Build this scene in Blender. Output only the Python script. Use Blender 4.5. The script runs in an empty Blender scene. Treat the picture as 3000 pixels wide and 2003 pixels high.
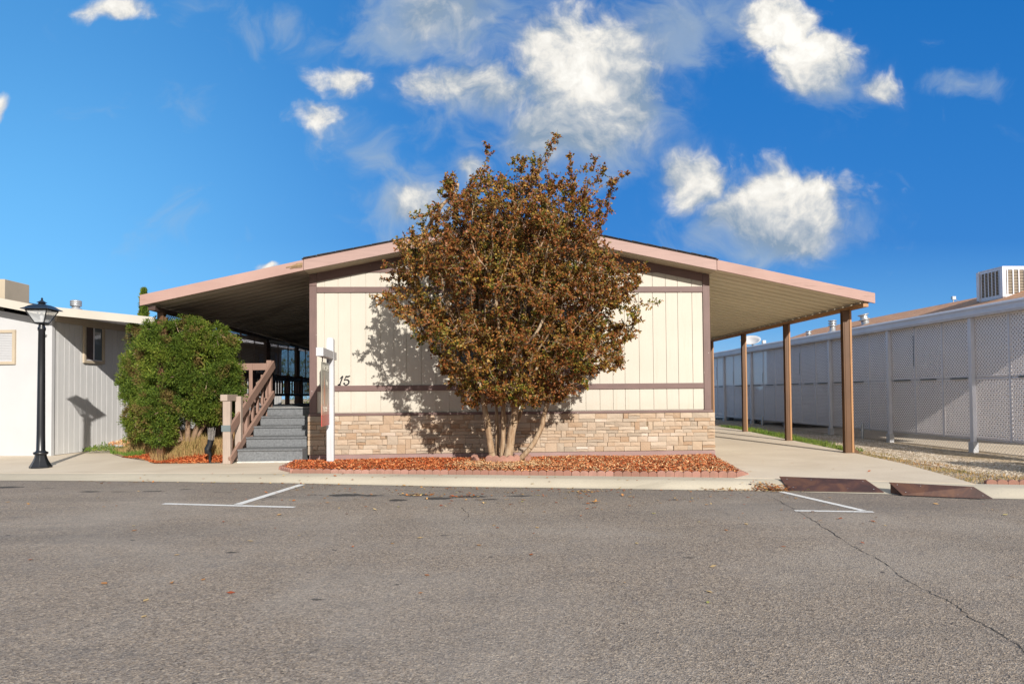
import bpy, bmesh, math, random
import numpy as np
from mathutils import Vector, Matrix, kdtree
from math import radians, pi, sin, cos
random.seed(7); rng = np.random.default_rng(11)
scene = bpy.context.scene
COL = scene.collection

# ------------------------------------------------------------------ camera
cd = bpy.data.cameras.new('camera'); cam = bpy.data.objects.new('camera', cd); COL.objects.link(cam)
scene.camera = cam
cam.matrix_world = Matrix.Translation((0, 0, 1.16)) @ Matrix.Rotation(-radians(2.72), 4, 'Z') @ Matrix.Rotation(pi/2 + radians(1.4), 4, 'X') @ Matrix.Rotation(-0.0085, 4, 'Z')
cd.sensor_width = 36; cd.lens = 24; cd.shift_y = 0.0349; cd.clip_start = .05; cd.clip_end = 3000

# ------------------------------------------------------------------ light
SUN = Vector((0.34, -1.0, 0.49)).normalized()
ld = bpy.data.lights.new('sun', 'SUN'); ld.energy = 4.25; ld.angle = radians(.55); ld.color = (1, .945, .87)
sun = bpy.data.objects.new('sun', ld); COL.objects.link(sun); sun.rotation_euler = SUN.to_track_quat('Z', 'Y').to_euler()
scene.view_settings.view_transform = 'Standard'; scene.view_settings.look = 'None'
scene.view_settings.exposure = 0.6; scene.view_settings.gamma = 1

class NT:
    """small node-tree helper"""
    def __init__(s, tree): s.t = tree; s.n = tree.nodes; s.l = tree.links
    def node(s, typ, **kw):
        nd = s.n.new(typ)
        for k, v in kw.items(): setattr(nd, k, v)
        return nd
    def link(s, a, b): s.l.new(a, b)
    def setin(s, sock, v):
        if isinstance(v, bpy.types.NodeSocket): s.l.new(v, sock)
        elif isinstance(v, tuple) and len(v) == 3 and sock.type == 'RGBA': sock.default_value = (*v, 1)
        else: sock.default_value = v
    def math(s, op, a, b=0.0, c=None, clamp=False):
        nd = s.node('ShaderNodeMath', operation=op, use_clamp=clamp)
        s.setin(nd.inputs[0], a); s.setin(nd.inputs[1], b)
        if c is not None: s.setin(nd.inputs[2], c)
        return nd.outputs[0]
    def vmath(s, op, a, b):
        nd = s.node('ShaderNodeVectorMath', operation=op); s.setin(nd.inputs[0], a); s.setin(nd.inputs[1], b)
        return nd.outputs[0]
    def maprange(s, v, a, b, c=0.0, d=1.0, smooth=True):
        nd = s.node('ShaderNodeMapRange', interpolation_type='SMOOTHSTEP' if smooth else 'LINEAR')
        s.setin(nd.inputs[0], v)
        for i, x in zip((1, 2, 3, 4), (a, b, c, d)): nd.inputs[i].default_value = x
        return nd.outputs[0]
    def mix(s, f, a, b, mode='MIX'):
        nd = s.node('ShaderNodeMix', data_type='RGBA', blend_type=mode)
        s.setin(nd.inputs[0], f); s.setin(nd.inputs[6], a); s.setin(nd.inputs[7], b)
        return nd.outputs[2]
    def noise(s, vec, scale, detail=4, rough=.55, dist=0.0):
        nd = s.node('ShaderNodeTexNoise'); s.setin(nd.inputs['Vector'], vec)
        nd.inputs['Scale'].default_value = scale; nd.inputs['Detail'].default_value = detail
        nd.inputs['Roughness'].default_value = rough; nd.inputs['Distortion'].default_value = dist
        return nd.outputs[0]
    def voro(s, vec, scale, feature='F1', out='Color'):
        nd = s.node('ShaderNodeTexVoronoi', feature=feature); s.setin(nd.inputs['Vector'], vec)
        nd.inputs['Scale'].default_value = scale
        return nd.outputs[out]
    def ramp(s, f, stops, interp='LINEAR'):
        nd = s.node('ShaderNodeValToRGB'); s.setin(nd.inputs[0], f); cr = nd.color_ramp; cr.interpolation = interp
        while len(cr.elements) < len(stops): cr.elements.new(.5)
        for e, (p, c) in zip(cr.elements, stops): e.position = p; e.color = (*c, 1)
        return nd.outputs[0]
    def scale(s, vec, sc):
        nd = s.node('ShaderNodeMapping'); s.setin(nd.inputs[0], vec); nd.inputs['Scale'].default_value = sc
        return nd.outputs[0]

# ------------------------------------------------------------------ world: Nishita sky with clouds laid out by compass direction
world = bpy.data.worlds.new("World"); scene.world = world; world.use_nodes = True
world.cycles.sampling_method = 'MANUAL'; world.cycles.sample_map_resolution = 256
W = NT(world.node_tree); W.n.clear()
wout = W.node('ShaderNodeOutputWorld'); bg = W.node('ShaderNodeBackground'); W.link(bg.outputs[0], wout.inputs[0])
sky = W.node('ShaderNodeTexSky', sky_type='NISHITA'); sky.sun_disc = False
sky.sun_elevation = math.asin(SUN.z); sky.sun_rotation = math.atan2(SUN.x, SUN.y)
sky.air_density = 1.0; sky.dust_density = .6; sky.ozone_density = 2.2
tc = W.node('ShaderNodeTexCoord').outputs['Generated']
sep = W.node('ShaderNodeSeparateXYZ'); W.link(tc, sep.inputs[0])
X_, Y_, Z_ = sep.outputs
den = W.math('MAXIMUM', W.math('ABSOLUTE', Y_), .02)
U = W.math('DIVIDE', X_, den); V = W.math('DIVIDE', Z_, den)
cmb = W.node('ShaderNodeCombineXYZ'); W.link(U, cmb.inputs[0]); W.link(V, cmb.inputs[1]); W.link(W.math('SIGN', Y_), cmb.inputs[2])
P2 = cmb.outputs[0]
wn = W.node('ShaderNodeTexNoise'); W.link(P2, wn.inputs['Vector']); wn.inputs['Scale'].default_value = 9; wn.inputs['Detail'].default_value = 3
warp = W.node('ShaderNodeVectorMath', operation='MULTIPLY_ADD'); W.link(wn.outputs['Color'], warp.inputs[0]); warp.inputs[1].default_value = (.07, .07, 0); W.link(W.vmath('SUBTRACT', P2, (.035, .035, 0)), warp.inputs[2])
PW = warp.outputs[0]
ws = W.node('ShaderNodeSeparateXYZ'); W.link(PW, ws.inputs[0]); UW, VW = ws.outputs[0], ws.outputs[1]
def blobs(lst):
    acc = None
    for (u, v, ru, rv, st) in lst:
        a = W.math('MULTIPLY', W.math('SUBTRACT', UW, u), 1/ru); b = W.math('MULTIPLY', W.math('SUBTRACT', VW, v), 1/rv)
        d = W.math('ADD', W.math('MULTIPLY', a, a), W.math('MULTIPLY', b, b))
        g = W.math('MULTIPLY', W.math('EXPONENT', W.math('MULTIPLY', d, -.62)), st)
        acc = g if acc is None else W.math('MAXIMUM', acc, g)
    return acc
BRIGHT = [(0.165,0.472,0.085,0.088,1.0),(0.145,0.40,0.075,0.048,.9),(0.095,0.515,0.035,0.024,.8),(-0.035,0.461,0.075,0.026,.72),
 (0.042,0.45,0.06,0.03,.62),(0.461,0.562,0.05,0.048,.95),(0.505,0.50,0.055,0.045,1.0),(0.325,0.317,0.033,0.032,1.0),(.385,.272,.045,.03,.72),(.20,.43,.05,.05,.9),(0.454,0.285,0.08,0.044,1.08),
 (0.487,0.25,0.055,0.036,.85),(-0.522,0.556,0.056,0.015,.62),(-0.201,0.467,0.048,0.026,.62),(-0.223,0.406,0.042,0.030,.56),(0.614,0.469,0.031,0.02,.66),
 (-0.05,0.565,0.07,0.04,.62),(-0.301,0.190,0.017,0.007,.7),(-0.682,0.414,0.013,0.016,.6),(-0.09,0.285,0.04,0.03,.6),(-0.01,0.335,0.024,0.018,.55),(.1,.9,.3,.12,.8),(-.7,.95,.2,.1,.7)]
SOFT = [(0.139,0.38,0.12,0.06,.8),(-0.06,0.56,0.12,0.06,.85),(0.24,0.43,0.06,0.07,.6),(-0.289,0.54,0.09,0.035,.45),(0.30,0.55,0.06,0.07,.85),
 (0.38,0.575,0.07,0.04,.7),(0.73,0.464,0.055,0.022,.6),(0.385,0.245,0.085,0.042,.85),(0.50,0.235,0.07,0.035,.7),(-0.09,0.28,0.075,0.065,.72),(-0.01,0.33,0.05,0.035,.7),
 (-0.15,0.34,0.045,0.05,.5),(-0.1,0.24,0.06,0.035,.6),(-0.42,0.43,0.045,0.035,.42),(-0.43,0.25,0.05,0.03,.3),(-0.426,0.558,0.028,0.018,.4),(0.0,0.44,0.12,0.045,.5),(.55,.46,.07,.035,.5),(-.2,.41,.05,.06,.4)]
def vfrac(vec, sc):
    v = W.node('ShaderNodeTexVoronoi', feature='F1'); W.link(vec, v.inputs['Vector']); v.inputs['Scale'].default_value = sc
    v.inputs['Detail'].default_value = 2.0; v.inputs['Roughness'].default_value = .55; v.normalize = True
    return v.outputs['Distance']
bm = W.math('MULTIPLY', blobs(BRIGHT), 1.32); sm = W.math('MULTIPLY', blobs(SOFT), 1.15)
SHADE = [(0.11,.375,.13,.05,1),(-.03,.565,.11,.07,.95),(.42,.235,.13,.042,1),(.35,.25,.06,.05,.8),(.26,.43,.06,.09,.9),(.29,.55,.07,.07,.95),(.54,.45,.06,.04,.7),(.02,.43,.12,.022,.8),(.09,.43,.045,.05,.7),(-.1,.27,.07,.06,.5)]
shd = blobs(SHADE)
def field(vec, with_bm=None):
    n_ = W.math('ADD', W.math('MULTIPLY', W.noise(vec, 15, 8, .62, .0), .62), W.math('MULTIPLY', W.math('SUBTRACT', 1.0, vfrac(vec, 21)), .38))
    return n_
nf = field(PW); fine = W.math('SUBTRACT', nf, .56)
crisp = W.maprange(W.math('ADD', bm, W.math('MULTIPLY', fine, 1.9)), .34, .84)
softb = W.maprange(W.math('ADD', bm, W.math('MULTIPLY', fine, 1.5)), .05, .9)
shc = W.math('MINIMUM', W.math('MULTIPLY', shd, 1.1), 1.0)
dB = W.math('ADD', W.math('MULTIPLY', crisp, W.math('SUBTRACT', 1.0, shc)), W.math('MULTIPLY', softb, shc))
wisp = W.noise(W.scale(PW, (1, 1.25, 1)), 10, 7, .60, .8)
dS = W.math('MULTIPLY', W.maprange(W.math('ADD', sm, W.math('MULTIPLY', W.math('SUBTRACT', wisp, .5), 1.7)), .18, 1.0), .62)
# inner shading of clouds: bright crowns towards the sun, blue grey bases
core = W.maprange(W.math('ADD', bm, W.math('MULTIPLY', fine, 1.6)), .30, 1.25)
offs = W.noise(W.vmath('ADD', PW, (.007, .016, 0)), 15, 5, .62)
relief = W.math('MULTIPLY', W.math('SUBTRACT', W.noise(PW, 15, 5, .62), offs), .8)
lit = W.math('ADD', W.math('MULTIPLY', W.math('ADD', .30, W.math('MULTIPLY', core, .66)), W.math('SUBTRACT', 1.0, W.math('MULTIPLY', shc, .88))), W.math('MULTIPLY', relief, 2.0), clamp=True)
ccol = W.ramp(lit, [(0, (.17, .235, .32)), (.35, (.34, .37, .405)), (.7, (.585, .57, .535)), (1, (.70, .685, .645))])
# sky colour: Nishita deepened towards the saturated blue opposite the sun, pale haze round the sun
hs = W.node('ShaderNodeHueSaturation'); W.link(sky.outputs[0], hs.inputs['Color']); hs.inputs['Saturation'].default_value = 1.1; hs.inputs['Value'].default_value = .10
az = W.maprange(U, -.75, .15, 1, 0); lowv = W.maprange(V, 0.05, .62, 1, .38)
lift = W.math('MULTIPLY', az, lowv)
deep = W.ramp(W.maprange(V, 0, .6, 0, 1, False), [(0, (.22, .40, .57)), (.16, (.06, .24, .52)), (.38, (.010, .135, .42)), (1, (.003, .105, .355))])
blue = W.mix(lift, deep, (.115, .385, .70))
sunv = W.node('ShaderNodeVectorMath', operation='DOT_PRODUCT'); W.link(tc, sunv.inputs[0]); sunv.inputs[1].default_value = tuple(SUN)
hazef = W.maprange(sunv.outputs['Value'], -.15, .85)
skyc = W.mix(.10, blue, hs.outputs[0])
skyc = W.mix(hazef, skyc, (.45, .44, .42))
c1 = W.mix(dS, skyc, (.27, .335, .40)); c2 = W.mix(dB, c1, ccol)
front = W.math('GREATER_THAN', Z_, 0.0)
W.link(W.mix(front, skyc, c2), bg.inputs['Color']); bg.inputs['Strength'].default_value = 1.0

# ------------------------------------------------------------------ materials
def new_mat(name):
    m = bpy.data.materials.new(name); m.use_nodes = True; t = NT(m.node_tree); b = t.n['Principled BSDF']
    return m, t, b
def obj_coord(t): return t.node('ShaderNodeTexCoord').outputs['Object']
def bump(t, b, h, strength=.3, dist=.01):
    bn = t.node('ShaderNodeBump'); bn.inputs['Strength'].default_value = strength; bn.inputs['Distance'].default_value = dist
    t.setin(bn.inputs['Height'], h); t.link(bn.outputs[0], b.inputs['Normal'])
def paint(name, col, rough=.6, var=.12, scale=3, grain=None, gscale=60, bstr=.15, metal=0, col2=None, spec=.4):
    """painted or raw surface with blotchy variation; grain = axis the wood grain runs along"""
    m, t, b = new_mat(name); oc = obj_coord(t)
    n1 = t.noise(oc, scale, 6, .6)
    dark = tuple(c*(1-var*1.6) for c in col); light = tuple(min(1, c*(1+var*.9)) for c in col)
    c = t.ramp(n1, [(.3, dark), (.7, light)])
    if grain is not None:
        sc = [gscale]*3; sc[grain] = gscale*.045
        g = t.noise(t.scale(oc, tuple(sc)), 1, 5, .6)
        c = t.mix(t.maprange(g, .35, .7, 0, .5), c, tuple(x*.72 for x in col) if col2 is None else col2)
        bump(t, b, g, bstr, .004)
    else:
        bump(t, b, t.noise(oc, gscale, 5, .6), bstr, .003)
    t.link(c, b.inputs['Base Color']); b.inputs['Roughness'].default_value = rough; b.inputs['Metallic'].default_value = metal
    b.inputs['Specular IOR Level'].default_value = spec
    return m
def island(name, stops, rough=.85, nscale=2.0, nmix=.3, bs=60, bstr=.3, translucent=0.0, patch=None):
    """colour picked per island of the mesh, with a large scale drift"""
    m, t, b = new_mat(name); oc = obj_coord(t)
    ri = t.node('ShaderNodeNewGeometry').outputs['Random Per Island']
    f = t.math('ADD', t.math('MULTIPLY', ri, 1-nmix), t.math('MULTIPLY', t.maprange(t.noise(oc, nscale, 3, .5), .3, .7), nmix))
    c = t.ramp(f, stops)
    if patch:
        c = t.mix(t.maprange(t.noise(oc, patch[0], 4, .65), patch[1], patch[1]+.06), c, t.ramp(ri, patch[2]))
    t.link(c, b.inputs['Base Color']); b.inputs['Roughness'].default_value = rough
    b.inputs['Specular IOR Level'].default_value = .25
    if bstr: bump(t, b, t.noise(oc, bs, 5, .6), bstr, .01)
    if translucent:
        tr = t.node('ShaderNodeBsdfTranslucent'); t.link(c, tr.inputs[0]); mx = t.node('ShaderNodeMixShader'); mx.inputs[0].default_value = translucent
        t.link(b.outputs[0], mx.inputs[1]); t.link(tr.outputs[0], mx.inputs[2]); t.link(mx.outputs[0], t.n['Material Output'].inputs[0])
    return m

M = {}
M['cream'] = paint('cream_siding', (.50, .448, .355), .7, .05, 1.2, grain=2, gscale=90, bstr=.35, col2=(.47, .41, .30))
def siding_mat():
    m, t, b = new_mat('cream_siding'); oc = obj_coord(t)
    g = t.noise(t.scale(oc, (90, 90, 4)), 1, 5, .6); st = t.noise(t.scale(oc, (7, 7, .55)), 1, 6, .65); n = t.noise(oc, .9, 5, .6)
    c = t.ramp(n, [(.3, (.465, .432, .368)), (.7, (.51, .474, .406))]); c = t.mix(t.maprange(g, .4, .7, 0, .35), c, (.45, .41, .345))
    c = t.mix(t.maprange(st, .52, .76, 0, .30), c, (.36, .30, .215))
    sp = t.node('ShaderNodeSeparateXYZ'); t.link(oc, sp.inputs[0]); low = t.maprange(sp.outputs[2], .85, 1.15, .35, 0)
    c = t.mix(t.math('MULTIPLY', low, t.noise(oc, 8, 5, .65)), c, (.34, .27, .18)); v = t.voro(oc, 5.5, out='Distance'); c = t.mix(t.maprange(v, .018, .03, .5, 0), c, (.20, .15, .10))
    t.link(c, b.inputs['Base Color']); b.inputs['Roughness'].default_value = .72; bump(t, b, g, .35, .004); return m
M['cream'] = siding_mat()
M['creamplain'] = paint('cream_soffit', (.42, .365, .265), .7, .06, 1.5)
M['trim'] = paint('brown_trim_paint', (.150, .090, .080), .6, .10, 2.0, grain=0, gscale=80, bstr=.3)
M['trimv'] = paint('brown_trim_paint_vertical', (.150, .090, .080), .6, .10, 2.0, grain=2, gscale=80, bstr=.3)
M['mauve'] = paint('mauve_base_paint', (.27, .175, .16), .65, .10, 2.0)
def trim_mat(name, ax):
    m, t, b = new_mat(name); oc = obj_coord(t); sc = [70]*3; sc[ax] = 3; g = t.noise(t.scale(oc, tuple(sc)), 1, 5, .6)
    c = t.ramp(t.noise(oc, 2.2, 6, .6), [(.3, (.125, .075, .067)), (.7, (.165, .10, .088))]); c = t.mix(t.maprange(g, .38, .7, 0, .5), c, (.10, .06, .052))
    v = t.voro(oc, 6, out='Distance'); c = t.mix(t.maprange(v, .035, .055, .8, 0), c, (.45, .40, .38))
    t.link(c, b.inputs['Base Color']); b.inputs['Roughness'].default_value = .6; bump(t, b, g, .35, .004); return m
M['trim'] = trim_mat('brown_trim_paint', 0); M['trimv'] = trim_mat('brown_trim_paint_vertical', 2)
def fascia_mat():
    m, t, b = new_mat('weathered_pink_fascia'); oc = obj_coord(t)
    g = t.noise(t.scale(oc, (1.6, 30, 34)), 1, 6, .65); n = t.noise(oc, 1.3, 4, .5)
    base = t.ramp(n, [(.3, (.315, .195, .165)), (.7, (.375, .24, .205))])
    wornf = t.math('MULTIPLY', t.maprange(g, .60, .68), t.maprange(t.noise(oc, .8, 4, .6), .42, .60))
    c = t.mix(t.math('MULTIPLY', wornf, .85), base, (.12, .07, .05)); c = t.mix(t.maprange(g, .3, .5, .22, 0), c, (.44, .33, .285))
    t.link(c, b.inputs['Base Color']); b.inputs['Roughness'].default_value = .7; bump(t, b, g, .5, .006); return m
M['fascia'] = fascia_mat()
M['fasciaclean'] = paint('pink_fascia_paint', (.365, .245, .215), .65, .05, 1.0, grain=0, gscale=40, bstr=.2)
M['shingle'] = paint('dark_roof_shingle', (.055, .05, .05), .9, .3, 4, gscale=120, bstr=.6)
M['stone'] = island('ledge_stone', [(0, (0.294, 0.185, 0.112)), (.14, (0.353, 0.250, 0.168)), (.32, (0.412, 0.315, 0.230)), (.5, (0.314, 0.255, 0.196)), (.66, (0.451, 0.365, 0.280)), (.84, (0.372, 0.275, 0.190)), (1, (0.529, 0.455, 0.386))], .9, 1.2, .12, 22, 1.0)
M['mortar'] = paint('mortar', (.21, .155, .10), .95, .2, 10)
M['black'] = paint('black_iron', (.008, .009, .012), .35, .2, 5, gscale=40, bstr=.1, spec=.6)
M['deckbrown'] = paint('dark_brown_deck_paint', (.075, .045, .038), .7, .2, 3, grain=2, gscale=60)
M['railpink'] = paint('pinkish_tan_rail_paint', (.28, .175, .135), .7, .10, 3, grain=2, gscale=70, bstr=.3)
M['railpale'] = paint('pale_newel_paint', (.36, .285, .235), .75, .08, 3, grain=2, gscale=70, bstr=.3)
M['tape'] = paint('grey_tape', (.12, .145, .15), .5, .1, 5)
M['carpet'] = paint('grey_stair_carpet', (.165, .172, .18), .95, .18, 30, gscale=400, bstr=.6, spec=.1)
M['carpetedge'] = paint('pale_stair_edge', (.50, .49, .46), .8, .15, 12)
M['metalbrown'] = paint('brown_painted_steel', (.105, .050, .021), .45, .10, 2, gscale=30, bstr=.1)  # kept dark so the carport post fronts carry painted shade
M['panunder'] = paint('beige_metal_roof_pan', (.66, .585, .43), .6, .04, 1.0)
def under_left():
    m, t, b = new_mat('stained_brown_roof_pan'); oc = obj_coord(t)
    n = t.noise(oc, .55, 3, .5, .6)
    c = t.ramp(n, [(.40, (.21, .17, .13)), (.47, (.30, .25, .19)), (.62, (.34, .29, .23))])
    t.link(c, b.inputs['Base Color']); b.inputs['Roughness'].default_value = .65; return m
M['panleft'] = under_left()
M['roofpan'] = paint('white_metal_roof_top', (.6, .58, .52), .5, .1, 1)
M['latticebrown'] = paint('brown_lattice', (.30, .225, .185), .8, .1, 4)
def lattice_white():
    m, t, b = new_mat('white_plastic_lattice'); oc = obj_coord(t)
    c = t.ramp(t.noise(oc, 1.5, 4, .5), [(.3, (.84, .84, .89)), (.7, (.91, .91, .96))])
    t.link(c, b.inputs['Base Color']); b.inputs['Roughness'].default_value = .5
    tr = t.node('ShaderNodeBsdfTranslucent'); tr.inputs[0].default_value = (.88, .84, .80, 1); mx = t.node('ShaderNodeMixShader'); mx.inputs[0].default_value = .48
    t.link(b.outputs[0], mx.inputs[1]); t.link(tr.outputs[0], mx.inputs[2]); t.link(mx.outputs[0], t.n['Material Output'].inputs[0]); return m
M['latticewhite'] = lattice_white()
def backlight_roof():
    m, t, b = new_mat('light_passing_roof'); b.inputs['Base Color'].default_value = (.75, .75, .76, 1); b.inputs['Roughness'].default_value = .5
    tr = t.node('ShaderNodeBsdfTranslucent'); tr.inputs[0].default_value = (.85, .85, .88, 1); mx = t.node('ShaderNodeMixShader'); mx.inputs[0].default_value = .55
    t.link(b.outputs[0], mx.inputs[1]); t.link(tr.outputs[0], mx.inputs[2]); t.link(mx.outputs[0], t.n['Material Output'].inputs[0]); return m
M['backlight_roof'] = backlight_roof()  # translucency added so light through the roof brightens the lattice
M['whitealu'] = paint('white_aluminium', (.60, .60, .645), .5, .06, 1.5, gscale=30, bstr=.08)
M['darkwall'] = paint('shaded_siding', (.06, .052, .05), .8, .1, 2, gscale=50)  # wall colour darkened to paint in the shade seen through the lattice holes
M['lit_flange'] = paint('sunlit_brown_steel', (.34, .175, .075), .45, .08, 2)  # lighter copy of the post brown, painting in the sunlit side
M['fray'] = paint('frayed_grey_fibre', (.20, .18, .165), .9, .3, 30)
M['galv'] = paint('galvanised_steel', (.42, .43, .44), .4, .12, 12, metal=.6)
M['galvwire'] = paint('galvanised_wire', (.34, .35, .36), .5, .1, 8, metal=.3)
M['whitesiding'] = paint('white_stucco_siding', (.46, .46, .465), .7, .03, 1.5, gscale=50, bstr=.25)
M['greysiding'] = paint('pale_grey_siding', (.58, .575, .565), .65, .04, 1.5, grain=2, gscale=24, bstr=.12, col2=(.50, .50, .495))
M['whitefascia'] = paint('cream_white_fascia', (.47, .435, .375), .6, .04, 2)
M['wintrim'] = paint('tan_window_trim', (.42, .35, .26), .65, .06, 2)
M['blind'] = paint('white_blind', (.46,.46,.47), .6, .03, 2)
M['whitewood'] = paint('white_painted_wood', (.50, .50, .515), .55, .04, 4, grain=2, gscale=50, bstr=.15)
M['brownshingle'] = None
def shingle_brown():
    m, t, b = new_mat('brown_roof_shingle'); oc = obj_coord(t)
    br = t.node('ShaderNodeTexBrick'); mp = t.node('ShaderNodeMapping'); t.link(oc, mp.inputs[0]); mp.inputs['Rotation'].default_value = (0, 0, pi/2)
    t.link(mp.outputs[0], br.inputs[0]); br.inputs['Scale'].default_value = 3.2; br.inputs['Color1'].default_value = (.44, .22, .115, 1); br.inputs['Color2'].default_value = (.54, .30, .165, 1)
    br.inputs['Mortar'].default_value = (.10, .045, .03, 1); br.inputs['Mortar Size'].default_value = .012; br.inputs['Row Height'].default_value = .42; br.inputs['Brick Width'].default_value = .9
    c = t.mix(t.maprange(t.noise(oc, 9, 5, .6), .35, .7, 0, .4), br.outputs[0], (.28, .14, .075))
    t.link(c, b.inputs['Base Color']); b.inputs['Roughness'].default_value = .9; bump(t, b, br.outputs[1], .5, .01); return m
M['brownshingle'] = shingle_brown()
def glass_mat(name, col, rough=.08):
    m, t, b = new_mat(name); b.inputs['Base Color'].default_value = (*col, 1); b.inputs['Roughness'].default_value = rough; b.inputs['Specular IOR Level'].default_value = .8; return m
M['darkglass'] = glass_mat('dark_window_glass', (.02, .022, .026))
M['greyglass'] = glass_mat('grey_window_glass', (.10, .13, .15))
M['brownscreen'] = paint('brown_window_screen', (.07, .05, .045), .6, .1, 5)
def lamp_glass():
    m, t, b = new_mat('lamp_glass'); b.inputs['Base Color'].default_value = (.85, .88, .9, 1); b.inputs['Roughness'].default_value = .15
    tp = t.node('ShaderNodeBsdfTransparent'); mx = t.node('ShaderNodeMixShader'); mx.inputs[0].default_value = .6
    t.link(b.outputs[0], mx.inputs[1]); t.link(tp.outputs[0], mx.inputs[2]); t.link(mx.outputs[0], t.n['Material Output'].inputs[0]); return m
M['lampglass'] = lamp_glass()
def rust_mat():
    m, t, b = new_mat('rusty_steel_plate'); oc = obj_coord(t)
    n = t.noise(oc, 3.2, 6, .6, .8)
    c = t.ramp(n, [(.28, (.035, .019, .017)), (.5, (.068, .031, .024)), (.62, (.115, .052, .03)), (.8, (.055, .027, .022))])
    t.link(c, b.inputs['Base Color']); b.inputs['Roughness'].default_value = .65; b.inputs['Metallic'].default_value = .15; bump(t, b, t.noise(oc, 40, 5, .6), .25, .004); return m
M['rust'] = rust_mat()
def edger_mat():
    m, t, b = new_mat('pink_concrete'); oc = obj_coord(t); rnd = t.node('ShaderNodeObjectInfo').outputs['Random']
    c = t.ramp(rnd, [(0, (.26, .125, .09)), (.4, (.33, .165, .125)), (.75, (.38, .21, .165)), (1, (.29, .185, .145))]); c = t.mix(t.maprange(t.noise(oc, 9, 5, .65), .40, .68, 0, .5), c, (.22, .13, .095))
    t.link(c, b.inputs['Base Color']); b.inputs['Roughness'].default_value = .95; bump(t, b, t.noise(oc, 70, 5, .6), .5, .006); return m
M['edger'] = edger_mat()
M['edgerring'] = paint('red_brown_concrete', (.37, .20, .15), .9, .16, 5, gscale=90, bstr=.5, spec=.2)
def bark_mat():
    m, t, b = new_mat('peeling_tan_bark'); oc = obj_coord(t)
    n = t.noise(t.scale(oc, (14, 14, 3)), 1, 6, .65, .6)
    c = t.ramp(n, [(.3, (.15, .085, .045)), (.48, (.29, .19, .11)), (.62, (.40, .30, .20)), (.75, (.22, .14, .08))])
    t.link(c, b.inputs['Base Color']); b.inputs['Roughness'].default_value = .85; bump(t, b, n, .6, .012); return m
M['bark'] = bark_mat()
M['twig'] = paint('grey_brown_twig', (.26, .17, .11), .9, .2, 8)
LEAF_RUST = [(0, (.060, .022, .008)), (.2, (.19, .060, .017)), (.42, (.30, .105, .028)), (.55, (.15, .075, .018)), (.69, (.075, .085, .014)), (.83, (.29, .17, .034)), (1, (.56, .33, .095))]
LEAF_GREEN = [(0, (.04, .058, .008)), (.3, (.09, .115, .014)), (.55, (.22, .19, .028)), (.8, (.36, .20, .035)), (1, (.33, .13, .028))]
M['leaf'] = island('autumn_myrtle_leaf', LEAF_RUST, .5, 1.1, .3, 60, 0, .10, patch=(1.4, .545, LEAF_GREEN))
M['juniper'] = island('green_juniper_foliage', [(0, (.028, .055, .008)), (.3, (.062, .105, .013)), (.6, (.115, .165, .018)), (.85, (.18, .215, .025)), (1, (.26, .25, .055))], .7, 1.3, .4, 60, 0, .2,
                      patch=(2.2, .535, [(0, (.085, .06, .025)), (.5, (.20, .13, .045)), (1, (.16, .18, .03))]))
M['drytwig'] = paint('dry_grey_twig', (.36, .25, .18), .9, .2, 8)
M['grass'] = island('dry_and_green_grass', [(0, (.11, .13, .03)), (.2, (.22, .20, .06)), (.45, (.38, .27, .11)), (.8, (.48, .30, .14)), (1, (.50, .24, .12))], .8, .9, .45, 60, 0, .3)
M['grassgreen'] = island('fresh_green_grass', [(0, (.07, .14, .02)), (.6, (.14, .22, .035)), (1, (.30, .30, .07))], .8, .9, .3, 60, 0, .3)
M['mulch'] = island('red_wood_mulch', [(0, (.14, .028, .010)), (.25, (.38, .070, .020)), (.55, (.48, .125, .040)), (.8, (.55, .19, .065)), (1, (.66, .30, .12))], .85, .35, .12, 40, .2)
M['mulchpale'] = island('faded_leafy_mulch', [(0, (.22, .07, .03)), (.3, (.52, .20, .08)), (.55, (.66, .38, .18)), (.8, (.62, .46, .26)), (1, (.34, .24, .13))], .85, .6, .2, 40, .2)
M['mulchbase'] = paint('mulch_base', (.17, .055, .025), .95, .3, 20, gscale=60, bstr=.8)
M['soil'] = paint('dry_soil', (.30, .20, .11), .95, .25, 6, gscale=60, bstr=.8)
M['litter'] = island('fallen_leaf', [(0, (.28, .055, .02)), (.3, (.42, .13, .035)), (.6, (.50, .27, .09)), (.85, (.58, .42, .20)), (1, (.30, .34, .06))], .7, 3, .1, 60, 0, .1)
M['pebble'] = island('pale_gravel_stone', [(0, (.24, .18, .12)), (.35, (.42, .33, .235)), (.7, (.56, .46, .34)), (1, (.66, .60, .50))], .9, 3, .1, 60, .2)
def gravel_ground():
    m, t, b = new_mat('gravel_ground'); oc = obj_coord(t)
    v = t.node('ShaderNodeTexVoronoi'); t.link(oc, v.inputs['Vector']); v.inputs['Scale'].default_value = 32
    bwv = t.node('ShaderNodeSeparateColor'); t.link(v.outputs['Color'], bwv.inputs[0])
    c = t.ramp(bwv.outputs[0], [(0, (.16, .115, .07)), (.4, (.33, .25, .16)), (.8, (.46, .37, .26)), (1, (.58, .51, .41))])
    c = t.mix(t.maprange(t.noise(oc, 1.6, 5, .6), .45, .68, 0, .7), c, (.33, .23, .115))
    t.link(c, b.inputs['Base Color']); b.inputs['Roughness'].default_value = .95; bump(t, b, v.outputs['Distance'], .8, .03); return m
M['gravel'] = gravel_ground()
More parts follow.
